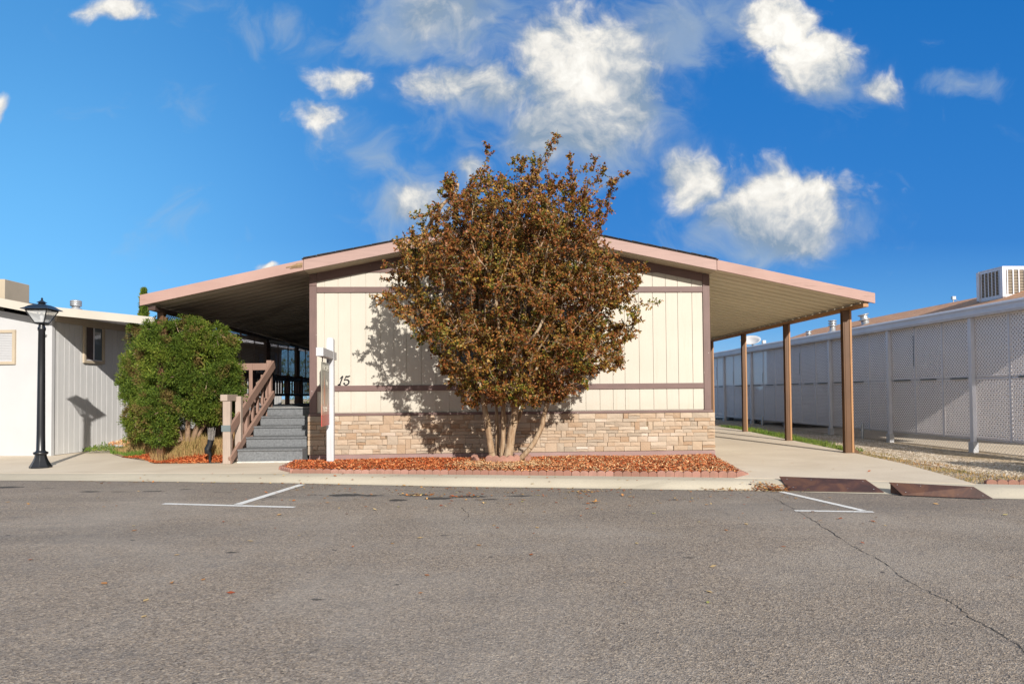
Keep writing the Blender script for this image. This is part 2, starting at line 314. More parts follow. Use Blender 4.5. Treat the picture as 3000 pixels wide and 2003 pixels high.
def concrete(name, a, bcol, crackpos=None):
    m, t, b = new_mat(name); oc = obj_coord(t)
    n = t.noise(oc, .8, 6, .6, .4); c = t.ramp(n, [(.3, a), (.7, bcol)])
    s = t.noise(t.scale(oc, (.5, 2.4, 1)), 1.3, 6, .65, .5); c = t.mix(t.maprange(s, .56, .74, 0, .42), c, tuple(x*.62 for x in a))
    f = t.noise(oc, 60, 4, .6); c = t.mix(t.maprange(f, .4, .75, 0, .22), c, tuple(x*.6 for x in a))
    sp = t.voro(oc, 9, out='Distance'); c = t.mix(t.maprange(sp, .03, .06, .45, 0), c, tuple(x*.4 for x in a))
    t.link(c, b.inputs['Base Color']); b.inputs['Roughness'].default_value = .88; b.inputs['Specular IOR Level'].default_value = .25; bump(t, b, f, .25, .004); return m
M['concrete'] = concrete('worn_concrete', (.52, .435, .33), (.62, .535, .42))
M['kerb'] = concrete('kerb_concrete', (.42, .37, .285), (.51, .455, .355))
def asphalt():
    m, t, b = new_mat('worn_asphalt'); oc = obj_coord(t)
    def vr(sc):
        v = t.node('ShaderNodeTexVoronoi'); t.link(oc, v.inputs['Vector']); v.inputs['Scale'].default_value = sc
        s = t.node('ShaderNodeSeparateColor'); t.link(v.outputs['Color'], s.inputs[0]); return s.outputs[0], v.outputs['Distance']
    r1, d1 = vr(130); r2, d2 = vr(72)
    stops = [(0, (0.057, 0.047, 0.043)), (.2, (0.145, 0.116, 0.093)), (.42, (0.259, 0.205, 0.151)), (.58, (0.214, 0.183, 0.157)), (.74, (0.366, 0.283, 0.198)), (.9, (0.316, 0.277, 0.239)), (1, (0.581, 0.465, 0.340))]
    c = t.mix(.42, t.ramp(r1, stops), t.ramp(r2, stops))
    big = t.noise(oc, .45, 5, .6, .5); c = t.mix(t.maprange(big, .42, .68, .0, .30), c, (.40, .36, .31))
    big2 = t.noise(t.scale(oc, (.22, .8, 1)), 1, 5, .6, .8); c = t.mix(t.maprange(big2, .48, .72, 0, .30), c, (.13, .12, .11))
    mid = t.noise(oc, 5, 4, .6); c = t.mix(t.maprange(mid, .5, .75, 0, .28), c, (.15, .14, .135))
    # darker worn band near the kerb, dark drips of oil
    sp = t.node('ShaderNodeSeparateXYZ'); t.link(oc, sp.inputs[0]); x, y = sp.outputs[0], sp.outputs[1]
    kerbd = t.math('ADD', y, t.math('MULTIPLY', x, .165)); c = t.mix(t.math('MULTIPLY', t.maprange(kerbd, 7.2, 9.2), .30), c, (.13, .12, .115))
    def spots(lst, acc=None):
        wn_ = t.node('ShaderNodeTexNoise'); t.link(oc, wn_.inputs[0]); wn_.inputs['Scale'].default_value = 6
        for (cx, cy, rx, ry, st) in lst:
            a = t.math('MULTIPLY', t.math('SUBTRACT', x, cx), 1/rx); bb = t.math('MULTIPLY', t.math('SUBTRACT', y, cy), 1/ry)
            g = t.math('MULTIPLY', t.math('EXPONENT', t.math('MULTIPLY', t.math('ADD', t.math('MULTIPLY', a, a), t.math('MULTIPLY', bb, bb)), -1)), st)
            acc = g if acc is None else t.math('MAXIMUM', acc, g)
        return acc
    oil = spots([(-1.70, 8.72, .24, .13, 1), (-1.38, 8.66, .22, .09, .8), (-.82, 8.68, .20, .12, .95), (-.52, 8.38, .20, .12, .9), (-.15, 8.5, .3, .12, .85), (-.98, 8.28, .13, .09, .9), (.1, 8.25, .2, .08, .7), (-2.1, 8.75, .2, .06, .6),
                 (-5.05, 9.12, .14, .06, 1), (-4.65, 9.1, .22, .04, .7), (-4.25, 9.12, .2, .07, .6), (-6.45, 9.62, .26, .10, 1), (-5.8, 9.5, .25, .05, .6), (-3.9, 9.3, .3, .08, .5), (.5, 8.5, .25, .08, .7), (-2.6, 8.6, .18, .05, .6), (-3.3, 9.0, .2, .05, .6), (2.3, 8.0, .2, .05, .5), (-.3, 6.2, .12, .05, .55), (1.6, 5.2, .10, .05, .5), (-2.0, 5.6, .10, .05, .55), (-1.0, 4.3, .07, .04, .6), (1.9, 3.9, .06, .03, .6)])
    o = t.maprange(t.math('ADD', oil, t.math('MULTIPLY', t.math('SUBTRACT', t.noise(oc, 9, 6, .65), .5), 1.15)), .34, .58, 0, .88)
    c = t.mix(o, c, (.025, .024, .024))
    lane = t.noise(t.scale(oc, (.12, 1.1, 1)), 1, 4, .55, .3); c = t.mix(t.maprange(lane, .5, .68, 0, .22), c, (.10, .093, .088))
    chips = t.voro(oc, 1.7, out='Distance'); c = t.mix(t.maprange(t.math('ADD', chips, t.math('MULTIPLY', t.math('SUBTRACT', t.noise(oc, 25, 2, .5), .5), .06)), .030, .045, .75, 0), c, (.03, .03, .032))
    t.link(c, b.inputs['Base Color']); b.inputs['Roughness'].default_value = .9; b.inputs['Specular IOR Level'].default_value = .3
    bump(t, b, t.math('ADD', d1, t.math('MULTIPLY', d2, .6)), .55, .008); return m
M['asphalt'] = asphalt()
def line_mat():
    m, t, b = new_mat('worn_white_road_paint'); oc = obj_coord(t)
    n = t.noise(oc, 55, 5, .7); c = t.mix(t.maprange(n, .52, .66, 0, .75), (.66, .65, .62), (.20, .185, .17))
    t.link(c, b.inputs['Base Color']); b.inputs['Roughness'].default_value = .85; return m
M['line'] = line_mat()
M['crack'] = paint('crack_shadow_dirt', (.03, .028, .026), .95, .2, 8)

# ------------------------------------------------------------------ object helpers
def tag(o, label=None, cat=None, group=None, kind=None):
    if label: o['label'] = label
    if cat: o['category'] = cat
    if group: o['group'] = group
    if kind: o['kind'] = kind
    return o
def empty(name, loc=(0, 0, 0), rz=0, label=None, cat=None, group=None):
    o = bpy.data.objects.new(name, None); COL.objects.link(o); o.location = loc; o.rotation_euler = (0, 0, rz); o.empty_display_size = .2
    return tag(o, label, cat, group)
def copy_tree(o, parent=None):
    c = o.copy(); COL.objects.link(c); c.parent = parent
    for ch in o.children: copy_tree(ch, c)
    return c

class MB:
    """collects faces, builds ONE mesh object"""
    def __init__(s): s.v = []; s.f = []; s.sm = []
    def add(s, vs, fs, smooth=False):
        n = len(s.v); s.v += [tuple(v) for v in vs]; s.f += [tuple(i+n for i in f) for f in fs]; s.sm += [smooth]*len(fs); return s
    BF = [(0, 3, 2, 1), (4, 5, 6, 7), (0, 1, 5, 4), (1, 2, 6, 5), (2, 3, 7, 6), (3, 0, 4, 7)]
    def box(s, a, b):
        (x0, y0, z0), (x1, y1, z1) = a, b
        return s.add([(x0, y0, z0), (x1, y0, z0), (x1, y1, z0), (x0, y1, z0), (x0, y0, z1), (x1, y0, z1), (x1, y1, z1), (x0, y1, z1)], MB.BF)
    def bar(s, p, q, w, h, up=(0, 0, 1)):
        """rectangular bar from p to q, w across, h along up"""
        p, q, up = Vector(p), Vector(q), Vector(up); d = (q-p).normalized(); side = d.cross(up)
        if side.length < 1e-4: side = Vector((1, 0, 0))
        side.normalize(); u = side.cross(d).normalized(); A, B = side*w/2, u*h/2
        return s.add([p-A-B, p+A-B, q+A-B, q-A-B, p-A+B, p+A+B, q+A+B, q-A+B], MB.BF)
    def tube(s, pts, rad, n=8, caps=True):
        pts = [Vector(p) for p in pts]; m = len(pts); rs = rad if isinstance(rad, (list, tuple)) else [rad]*m
        vs = []
        for i, p in enumerate(pts):
            d = (pts[min(i+1, m-1)]-pts[max(i-1, 0)]).normalized(); a = d.cross(Vector((.31, .95, .05)))
            if a.length < .05: a = d.cross(Vector((1, 0, 0)))
            a.normalize(); b = d.cross(a)
            for k in range(n): th = 2*pi*k/n; vs.append(p+(a*cos(th)+b*sin(th))*rs[i])
        fs = [(i*n+k, i*n+(k+1) % n, (i+1)*n+(k+1) % n, (i+1)*n+k) for i in range(m-1) for k in range(n)]
        s.add(vs, fs, True)
        if caps: s.add([vs[k] for k in range(n)], [tuple(range(n))[::-1]]); s.add([vs[(m-1)*n+k] for k in range(n)], [tuple(range(n))])
        return s
    def lathe(s, prof, n=24, c=(0, 0, 0), smooth=True, sq=False):
        vs = []
        for r, z in prof:
            for k in range(n):
                th = 2*pi*(k+.5)/n; vs.append((c[0]+r*cos(th), c[1]+r*sin(th), c[2]+z))
        m = len(prof); fs = [(i*n+k, i*n+(k+1) % n, (i+1)*n+(k+1) % n, (i+1)*n+k) for i in range(m-1) for k in range(n)]
        s.add(vs, fs, smooth); s.add(vs[:n], [tuple(range(n))[::-1]]); s.add(vs[-n:], [tuple(range(n))]); return s
    def prism(s, poly, y0, y1, axis='y'):
        """poly of (a,b): axis y -> (x,z); axis x -> (y,z); axis z -> (x,y)"""
        def P(a, b, t): return {'y': (a, t, b), 'x': (t, a, b), 'z': (a, b, t)}[axis]
        n = len(poly); vs = [P(a, b, y0) for a, b in poly]+[P(a, b, y1) for a, b in poly]
        fs = [(k, (k+1) % n, n+(k+1) % n, n+k) for k in range(n)]+[tuple(range(n))[::-1], tuple(range(n, 2*n))]
        return s.add(vs, fs)
    def build(s, name, mat, parent=None, bevel=0, recalc=True):
        me = bpy.data.meshes.new(name); me.from_pydata(s.v, [], s.f); me.polygons.foreach_set('use_smooth', s.sm)
        if recalc and len(s.f) < 30000:
            b = bmesh.new(); b.from_mesh(me); bmesh.ops.recalc_face_normals(b, faces=b.faces); b.to_mesh(me); b.free()
        me.materials.append(mat); o = bpy.data.objects.new(name, me); COL.objects.link(o); o.parent = parent
        if bevel:
            md = o.modifiers.new('bevel', 'BEVEL'); md.width = bevel; md.segments = 2; md.limit_method = 'ANGLE'
        return o
def quads(name, V, mat, parent=None):
    """V: (N,4,3) array -> N separate quads"""
    N = len(V); me = bpy.data.meshes.new(name)
    me.vertices.add(N*4); me.vertices.foreach_set('co', V.reshape(-1).astype(np.float32))
    me.loops.add(N*4); me.loops.foreach_set('vertex_index', np.arange(N*4, dtype=np.int32))
    me.polygons.add(N); me.polygons.foreach_set('loop_start', np.arange(0, N*4, 4, dtype=np.int32)); me.polygons.foreach_set('loop_total', np.full(N, 4, dtype=np.int32))
    me.update(calc_edges=True); me.materials.append(mat); o = bpy.data.objects.new(name, me); COL.objects.link(o); o.parent = parent; return o
def unit(a): return a/np.maximum(np.linalg.norm(a, axis=-1, keepdims=True), 1e-9)
def leaf_quads(C, D, L, Wd, up=None):
    """diamond leaves at C pointing along D"""
    N = len(C); r = rng.normal(size=(N, 3)) if up is None else up+rng.normal(size=(N, 3))*.5
    side = unit(np.cross(D, r)); L = np.asarray(L).reshape(-1, 1); Wd = np.asarray(Wd).reshape(-1, 1)
    return np.stack([C, C+D*L*.5+side*Wd*.5, C+D*L, C+D*L*.5-side*Wd*.5], 1)
def chips(P, L, Wd, tilt):
    """flat chips lying near horizontally"""
    N = len(P); a = rng.uniform(0, 2*pi, N); d = np.stack([np.cos(a), np.sin(a), rng.normal(size=N)*tilt], 1); d = unit(d)
    s = np.cross(d, np.stack([rng.normal(size=N)*tilt, rng.normal(size=N)*tilt, np.ones(N)], 1)); s = unit(s)
    L = L.reshape(-1, 1)/2; Wd = Wd.reshape(-1, 1)/2
    return np.stack([P-d*L-s*Wd, P+d*L-s*Wd, P+d*L+s*Wd, P-d*L+s*Wd], 1)
def in_poly(x, y, poly):
    c = np.zeros(len(x), bool); n = len(poly)
    for i in range(n):
        x0, y0 = poly[i]; x1, y1 = poly[(i+1) % n]
        t = ((y0 > y) != (y1 > y)) & (x < (x1-x0)*(y-y0)/((y1-y0) if y1 != y0 else 1e-9)+x0); c ^= t
    return c
def scatter(poly, n):
    xs = [p[0] for p in poly]; ys = [p[1] for p in poly]; out = np.zeros((0, 2))
    while len(out) < n:
        p = np.stack([rng.uniform(min(xs), max(xs), n*2), rng.uniform(min(ys), max(ys), n*2)], 1); out = np.concatenate([out, p[in_poly(p[:, 0], p[:, 1], poly)]])
    return out[:n]
def text_mesh(txt, size, name, mat, parent, mw, shear=0):
    cu = bpy.data.curves.new(name, 'FONT'); cu.body = txt; cu.size = size; cu.extrude = .001; cu.shear = shear
    tmp = bpy.data.objects.new(name+'_tmp', cu); COL.objects.link(tmp); bpy.context.view_layer.update()
    me = bpy.data.meshes.new_from_object(tmp.evaluated_get(bpy.context.evaluated_depsgraph_get())); bpy.data.objects.remove(tmp)
    me.materials.clear(); me.materials.append(mat); o = bpy.data.objects.new(name, me); COL.objects.link(o); o.parent = parent; o.matrix_local = mw; return o

# ------------------------------------------------------------------ ground
def smooth(t): t = np.clip(t, 0, 1); return t*t*(3-2*t)
KERB = [(-40, 15.2), (-12, 11.1), (-7.03, 10.38), (-2.56, 9.85), (.43, 9.26), (2.2, 8.88), (3.6, 8.56), (4.96, 8.16), (5.87, 7.73), (7.5, 7.25), (12, 6.2), (40, 0)]
def kerb_y(x): return np.interp(x, [k[0] for k in KERB], [k[1] for k in KERB])
def road_z(x): return -.04-.06*smooth((np.asarray(x)+7)/7.5)
def grid(name, xs, ys, zf, mat, kind='structure', yf=None):
    b = MB(); n = len(ys)
    vs = []
    for x in xs:
        for y in ys:
            yy = yf(x, y) if yf else y; vs.append((x, yy, float(zf(x, yy))))
    fs = [(i*n+j, (i+1)*n+j, (i+1)*n+j+1, i*n+j+1) for i in range(len(xs)-1) for j in range(n-1)]
    b.add(vs, fs, True); o = b.build(name, mat); o['kind'] = kind; return o
X0 = list(np.unique(np.concatenate([[-300, -120, -60], np.linspace(-40, 40, 161), [60, 120, 300]])))
# terrain: one sheet to the horizon, lower under the street
grid('terrain', X0, [-300, -60, -9, 0.5, .56, 14, 60, 140, 300], lambda x, y: -.22 if y < float(kerb_y(x))+.55 else -.05,
     M['gravel'], yf=lambda x, y: (y if y < -1 or y > 13 and abs(x) < 45 or y > 59 else float(kerb_y(x))+y))
# street
grid('road', X0[2:-2], [0, .02, .1, .3, .5, .7, .85, .95, 1], lambda x, y: road_z(x), M['asphalt'], yf=lambda x, t: -7+(float(kerb_y(x))+.03+7)*t)
# kerb and pavement: lip, face, sloping top
def walk_z(x, d):
    """height of the pavement at distance d behind the kerb line"""
    r = float(road_z(x)); steep = float(smooth((x+4.5)/2.5))
    if x > 3.35: steep = max(0., 1-(x-3.35)/.5) if x < 5.9 else min(1, (x-5.9)/.3)
    if x > 5.9: steep = min(1, (x-5.9)/.3)
    w = .45*(1-steep)+.24*steep
    return r+.004+(0-r-.004)*float(smooth(d/w))
wx = sorted(set([round(v, 3) for v in np.concatenate([np.linspace(-40, -12, 15), np.linspace(-12, 12, 121), np.linspace(12, 40, 15), [3.35, 3.36, 3.6, 5.9, 6.0]])]))
dd = [0, .015, .03, .045, .06, .1, .2, .3, .45, .6]
b = MB(); vs = []
for x in wx:
    for d in dd: vs.append((x, float(kerb_y(x))+d, walk_z(x, d)))
n = len(dd); b.add(vs, [(i*n+j, (i+1)*n+j, (i+1)*n+j+1, i*n+j+1) for i in range(len(wx)-1) for j in range(n-1)], True)
k = b.build('kerb', M['kerb']); k['kind'] = 'structure'
# pavement slab left of the bed up to the white house, with the stair landing
def slab(name, poly, z, mat, thick=.1):
    b = MB(); b.prism(poly, z-thick, z, 'z'); o = b.build(name, mat); o['kind'] = 'structure'; return o
ky = lambda x: float(kerb_y(x))
slab('pavement', [(x, ky(x)+.58) for x in (-40, -12, -10, -8, -6, -4, -2.9)]+[(-2.9, 12.6), (-4.2, 12.6), (-5.7, 12.6), (-6.9, 13.75), (-7.7, 15.0), (-7.7, 24), (-40, 24)], .002, M['concrete'])
# driveway, rising gently towards the back
DR = [(3.45, ky(3.45)+.55), (3.78, 9.5), (4.15, 11.9), (4.36, 12.5), (4.36, 26), (7.06, 26), (7.06, 12.7), (6.75, 10.6), (6.35, 9.0), (6.12, ky(6.12)+.55), (5.6, ky(5.6)+.55), (4.8, ky(4.8)+.55), (4.1, ky(4.1)+.55)]
def drive_z(x, y): return .004+.026*max(0, min(y, 18.5)-12.6)
b = bmesh.new(); f = b.faces.new([b.verts.new((x, y, 0)) for x, y in DR])
for yy in (12.6, 14, 16, 18.5): bmesh.ops.bisect_plane(b, geom=list(b.verts)+list(b.edges)+list(b.faces), plane_co=(0, yy, 0), plane_no=(0, 1, 0))
for v in b.verts: v.co.z = drive_z(v.co.x, v.co.y)
r_ = bmesh.ops.extrude_face_region(b, geom=list(b.faces))
for v in [g for g in r_['geom'] if isinstance(g, bmesh.types.BMVert)]: v.co.z -= .25
bmesh.ops.recalc_face_normals(b, faces=b.faces)
me = bpy.data.meshes.new('driveway'); b.to_mesh(me); b.free(); me.materials.append(M['concrete']); o = bpy.data.objects.new('driveway', me); COL.objects.link(o); o['kind'] = 'structure'
# gravel strip between driveway and fence
def strip_z(x, y):
    base = -.07+.01*max(0, min(y, 25)-12); k_ = max(0, min(1, (x-7.0)/2.2))
    return drive_z(x, y)*(1-k_)+base*k_-.012 if y > 11 else -.02-.05*k_
def strip_x0(y): return float(np.interp(y, [8.1, 9.0, 10.6, 12.7, 26], [6.14, 6.37, 6.77, 7.08, 7.08]))
b = MB(); sy = [8.15]+list(np.linspace(8.6, 30, 60)); st = np.linspace(0, 1, 14); vs = []
for y in sy:
    for t in st:
        x = strip_x0(y)+(9.9-strip_x0(y))*t; vs.append((x, y, strip_z(x, y)+.018*sin(x*5+y*2.3)*sin(y*3.1-x)*(0 if t in (0, 1) else 1)))
b.add(vs, [(i*14+j, i*14+j+1, (i+1)*14+j+1, (i+1)*14+j) for i in range(len(sy)-1) for j in range(13)], True)
g_ = b.build('gravel_strip', M['gravel']); g_['kind'] = 'structure'
slab('neighbour_driveway', [(9.9, 9), (13.2, 9), (13.2, 34), (9.9, 34)], -.035, M['concrete'])
slab('neighbour_pavement', [(6.9, ky(6.9)+.6), (9, ky(9)+.6), (14, ky(14)+.6), (14, 8.98), (9.9, 8.98), (9.9, 8.14), (6.9, 8.14)], -.003, M['concrete'])

# painted parking marks: 4 mm sheets on the street
def mark(name, p, q, w, cut=None):
    p, q = Vector(p), Vector(q); d = (q-p).normalized(); s_ = Vector((-d.y, d.x))*w/2; b = MB(); vs = []; N = 24
    for i in range(N+1):
        c = p+(q-p)*i/N; j = rng.uniform(-.006, .006)
        for e in (-1, 1): v = c+s_*e*(1+j*4); vs.append((v.x, v.y, float(road_z(v.x))+.004))
    b.add(vs, [(2*i, 2*i+1, 2*i+3, 2*i+2) for i in range(N)]); o = b.build(name, M['line']); o['kind'] = 'structure'; return o
mark('parking_line', (-3.65, 8.08), (-2.08, 7.79), .085); mark('parking_line', (-2.78, 8.0), (-2.5, 9.75), .10)
mark('parking_line', (3.78, 8.62), (4.04, 7.06), .085); mark('parking_line', (3.33, 7.13), (4.10, 6.98), .075)
# long crack and a short one
def crack(pts, w):
    b = MB(); vs = []; P = []
    for (a, c) in zip(pts[:-1], pts[1:]):
        for i in range(10): t = i/10; P.append((a[0]*(1-t)+c[0]*t+rng.uniform(-.012, .012), a[1]*(1-t)+c[1]*t+rng.uniform(-.008, .008)))
    P.append(pts[-1])
    for i, (x, y) in enumerate(P):
        ww = w*rng.uniform(.2, 1.3)
        for e in (-1, 1): vs.append((x+e*ww/2, y+e*ww*.15, float(road_z(x))+.003))
    b.add(vs, [(2*i, 2*i+1, 2*i+3, 2*i+2) for i in range(len(P)-1)]); o = b.build('road_crack', M['crack']); o['kind'] = 'structure'
crack([(3.52, 8.25), (3.35, 7.05), (3.2, 6.31), (3.03, 5.46), (2.98, 5.0), (2.85, 4.53), (2.80, 4.18), (2.80, 3.96), (2.70, 3.66), (2.69, 3.45), (2.62, 3.2), (2.7, 2.5)], .0075)
crack([(-.22, 7.7), (-.12, 7.2), (-.16, 6.9)], .006)
crack([(.98, 9.22), (1.0, 9.32)], .01)

# ------------------------------------------------------------------ main mobile home
XL, XR, YW = -3.06, 4.28, 12.5; YB = 30.0; XM = .62; SL = .2005
house = empty('mobile_home', (XM, YW, 0), label='cream mobile home with brown trim, stone skirting and pink gable fascia behind the autumn tree', cat='mobile home')
def hp(mb, name, mat, bevel=0):   # part in house space (origin at XM,YW)
    mb.v = [(v[0]-XM, v[1]-YW, v[2]) for v in mb.v]; return mb.build(name, mat, house, bevel)
EAVE = 3.36
def gable_z(x): return EAVE+SL*(min(x-XL, XR-x))
# siding boards with narrow grooves, plain backing behind
b = MB(); x = XL+.05; widths = [.185, .262, .262, .232, .232]; i = 0
xs = [XL]
while xs[-1] < XR-.1: xs.append(xs[-1]+[.27, .262, .245, .225][len(xs) % 4])
xs[-1] = XR
for a, c in zip(xs[:-1], xs[1:]):
    g = .005; za, zc = gable_z(a+g)-.01, gable_z(c-g)-.01
    pts = [(a+g, .86), (c-g, .86), (c-g, zc)]
    if a < XM < c: pts.append((XM, gable_z(XM)-.01))
    pts.append((a+g, za)); b.prism(pts, YW-.012, YW)
hp(b, 'front_siding', M['cream'])
b = MB(); b.prism([(XL, .1), (XR, .1), (XR, EAVE-.02), (XM, gable_z(XM)-.02), (XL, EAVE-.02)], YW+.0, YW+.06); hp(b, 'front_wall', M['cream'])
b = MB(); b.box((XL, YW+.06, .05), (XL+.1, YB, EAVE-.03)); b.box((XR-.1, YW+.06, .05), (XR, YB, EAVE-.03)); b.box((XL, YB, .05), (XR, YB+.1, EAVE-.03)); hp(b, 'side_wall', M['cream'])
# trim: each board 25 mm proud
T0 = YW-.037
b = MB(); b.box((XL-.005, T0, .85), (XL+.125, YW-.012, 3.15)); hp(b, 'corner_trim', M['trimv'], .004)
b = MB(); b.box((XL-.005, T0, 3.153), (XL+.125, YW-.012, EAVE+.005)); hp(b, 'corner_trim', M['trimv'], .004)
b = MB(); b.box((XR-.125, T0, .85), (XR+.005, YW-.012, 3.15)); hp(b, 'corner_trim', M['trimv'], .004)
b = MB(); b.box((XR-.125, T0, 3.153), (XR+.005, YW-.012, EAVE+.005)); hp(b, 'corner_trim', M['trimv'], .004)
for z0, z1, pr in ((1.245, 1.345, 0), (3.03, 3.135, 0)):
    b = MB(); b.box((XL+.127, T0+.002, z0), (XR-.127, YW-.012, z1)); hp(b, 'trim_band', M['trim'], .004)
b = MB(); b.box((XL-.02, T0-.012, .80), (XR+.03, YW-.012, .848)); hp(b, 'lower_trim_band', M['trim'], .004)
for s_ in (-1, 1):
    e = XL if s_ < 0 else XR; q = e-s_*.127
    h = .135
    def zt(x): return gable_z(x)+.0
    b = MB(); x0, x1 = sorted((q, XM)); b.prism([(x0, zt(x0)-h-.02), (x1, zt(x1)-h-.02), (x1, zt(x1)+.02), (x0, zt(x0)+.02)], T0+.004, YW-.012); hp(b, 'gable_trim', M['trim'])
b = MB(); zc = 3.40
for s_ in (-1, 1):
    e = XL if s_ < 0 else XR; xi = e-s_*((zc-(EAVE-.155))/SL)
    x0, x1 = sorted((xi, XM-.001*s_)); b.box((x0, T0+.006, zc-.0), (x1, YW-.012, zc+.075))
hp(b, 'gable_crossboard', M['trim'])
# skirting: individually laid ledge stones over mortar
b = MB(); b.box((XL-.01, YW-.02, .10), (XR+.05, YW-.0125, .80)); b.box((XL-.01, YW, .1), (XL-.005, YW+.6, .80)); hp(b, 'skirt_backing', M['mortar'])
b = MB(); z = .105; rows = []
while z < .79:
    h = random.choice([.06, .075, .09, .10]); h = min(h, .797-z)
    if .797-(z+h) < .05: h = .797-z
    rows.append((z, h)); z += h
def stone(x0, x1, z0, z1, yf=None, face='y'):
    g = .0012; pr = random.uniform(.012, .034); j = lambda: random.uniform(-.006, .006)
    if face == 'y':
        B = YW-.02; F = B-pr; back = [(x0+g, B, z0+g), (x1-g, B, z0+g), (x1-g, B, z1-g), (x0+g, B, z1-g)]
        fr = [(x0+g+abs(j())*.5, F+j(), z0+g+abs(j())*.4), (x1-g-abs(j())*.5, F+j(), z0+g+abs(j())*.4), (x1-g-abs(j())*.5, F+j(), z1-g-abs(j())*.4), (x0+g+abs(j())*.5, F+j(), z1-g-abs(j())*.4)]
        cen = ((x0+x1)/2+j()*3, F-random.uniform(.003, .012), (z0+z1)/2+j()*2)
    b.add(back+fr+[cen], [(0, 1, 5, 4), (1, 2, 6, 5), (2, 3, 7, 6), (3, 0, 4, 7), (4, 5, 8), (5, 6, 8), (6, 7, 8), (7, 4, 8)])
skip = {}
for ri, (z, h) in enumerate(rows):
    x = XL-.035
    while x < XR+.06:
        w = random.choice([.09, .13, .16, .19, .22, .26, .30]); w = min(w, XR+.065-x)
        if XR+.065-(x+w) < .07: w = XR+.065-x
        if any(a < x+w and x < c for a, c in skip.get(ri, [])):
            cs = [(a, c) for a, c in skip[ri] if a < x+w and x < c]; a, c = cs[0]
            if a-x > .05: stone(x, a, z, z+h)
            x = c; continue
        if ri+1 < len(rows) and random.random() < .10 and w < .3:
            stone(x, x+w, z, z+h+rows[ri+1][1]); skip.setdefault(ri+1, []).append((x, x+w))
        elif h > .08 and random.random() < .16: stone(x, x+w, z, z+h*.5); stone(x, x+w, z+h*.5, z+h)
        else: stone(x, x+w, z, z+h)
        x += w
hp(b, 'stone_skirting', M['stone'])
b = MB(); b.box((XL-.005, YW-.05, -.02), (XR+.06, YW-.012, .10)); hp(b, 'base_board', M['mauve'], .004)
# eaves: soffit, fascia boards with a mitred end, shingle edge
YF = 12.05; FH = .195
for s_ in (-1, 1):
    e = XL if s_ < 0 else XR; x0, x1 = sorted((e-s_*0, XM)); zz = lambda x: EAVE+SL*abs(x-e)
    b = MB(); b.prism([(x0, zz(x0)), (x1, zz(x1)), (x1, zz(x1)+.02), (x0, zz(x0)+.02)], YF+.027, YW+.05); hp(b, 'soffit', M['creamplain'])
    b = MB(); b.prism([(x0, zz(x0)), (x1, zz(x1)), (x1, zz(x1)+FH), (x0, zz(x0)+FH)], YF, YF+.025); hp(b, 'gable_fascia', M['fasciaclean'], .003)
    o0, o1 = (x0-.03, x1) if s_ < 0 else (x0, x1+.03)
    b = MB(); b.prism([(o0, zz(x0)+FH+.003-(.03*SL if s_ < 0 else 0)), (o1, zz(x1)+FH+.003-(.03*SL if s_ > 0 else 0)), (o1, zz(x1)+FH+.016-(.03*SL if s_ > 0 else 0)), (o0, zz(x0)+FH+.016-(.03*SL if s_ < 0 else 0))], YF-.025, YB+.3); hp(b, 'shingle_roof', M['shingle'])
    # ragged shingle lip along the rake
    b = MB(); xx = x0
    while xx < x1-.05:
        w = random.uniform(.22, .36); xe = min(xx+w, x1); t = random.uniform(.004, .012)
        b.prism([(xx, zz(xx)+FH+.017), (xe-.01, zz(xe-.01)+FH+.017), (xe-.01, zz(xe)+FH+.017+t*.4), (xx, zz(xx)+FH+.017+t)], YF-.04, YF+.3); xx = xe
    hp(b, 'shingle_edge', M['shingle'])
# windows behind the tree
for (x0, x1, z0, z1) in ((-.62, .12, 1.62, 2.72), (.95, 2.0, 1.62, 2.72)):
    b = MB(); t = .075; b.box((x0-t, T0-.004, z0-t), (x0, YW-.012, z1+t)); b.box((x1, T0-.004, z0-t), (x1+t, YW-.012, z1+t)); b.box((x0, T0-.004, z1), (x1, YW-.012, z1+t)); b.box((x0, T0-.004, z0-t), (x1, YW-.012, z0)); fr = hp(b, 'window', M['trimv'])
    b = MB(); b.box((x0, YW-.022, z0), (x1, YW-.0125, z1)); b.v = [(v[0]-XM, v[1]-YW, v[2]) for v in b.v]; b.build('pane', M['greyglass'], fr)
    b = MB(); xm = (x0+x1)/2; b.box((xm-.015, YW-.03, z0), (xm+.015, YW-.0225, z1)); b.v = [(v[0]-XM, v[1]-YW, v[2]) for v in b.v]; b.build('mullion', M['whitewood'], fr)
# house number 15, slanted serif figures built as flat strokes
def stroke(mb, pts, ws, ox, oz, sc):
    vs = []; n = len(pts)
    for i, (px, pz) in enumerate(pts):
        a = pts[max(i-1, 0)]; c = pts[min(i+1, n-1)]; dx, dz = c[0]-a[0], c[1]-a[1]; L = math.hypot(dx, dz) or 1; nx, nz = -dz/L, dx/L
        for e in (-1, 1): vs.append((ox+(px+nx*ws[i]*e/2)*sc, oz+(pz+nz*ws[i]*e/2)*sc))
    for i in range(n-1):
        q = [vs[2*i], vs[2*i+1], vs[2*i+3], vs[2*i+2]]; mb.prism(q, YW-.03, YW-.0135)
b = MB(); ox, oz, sc = -2.60, 1.352, .0016
stroke(b, [(38, 0), (52, 22), (66, 62), (80, 104)], [14, 13, 13, 15], ox, oz, sc); stroke(b, [(50, 76), (62, 88), (80, 105)], [7, 9, 10], ox, oz, sc); stroke(b, [(24, 4), (38, 9), (58, 4)], [8, 14, 8], ox, oz, sc)
stroke(b, [(118, 104), (106, 76), (98, 56)], [11, 9, 10], ox, oz, sc); stroke(b, [(114, 100), (140, 98), (162, 108)], [15, 15, 8], ox, oz, sc)
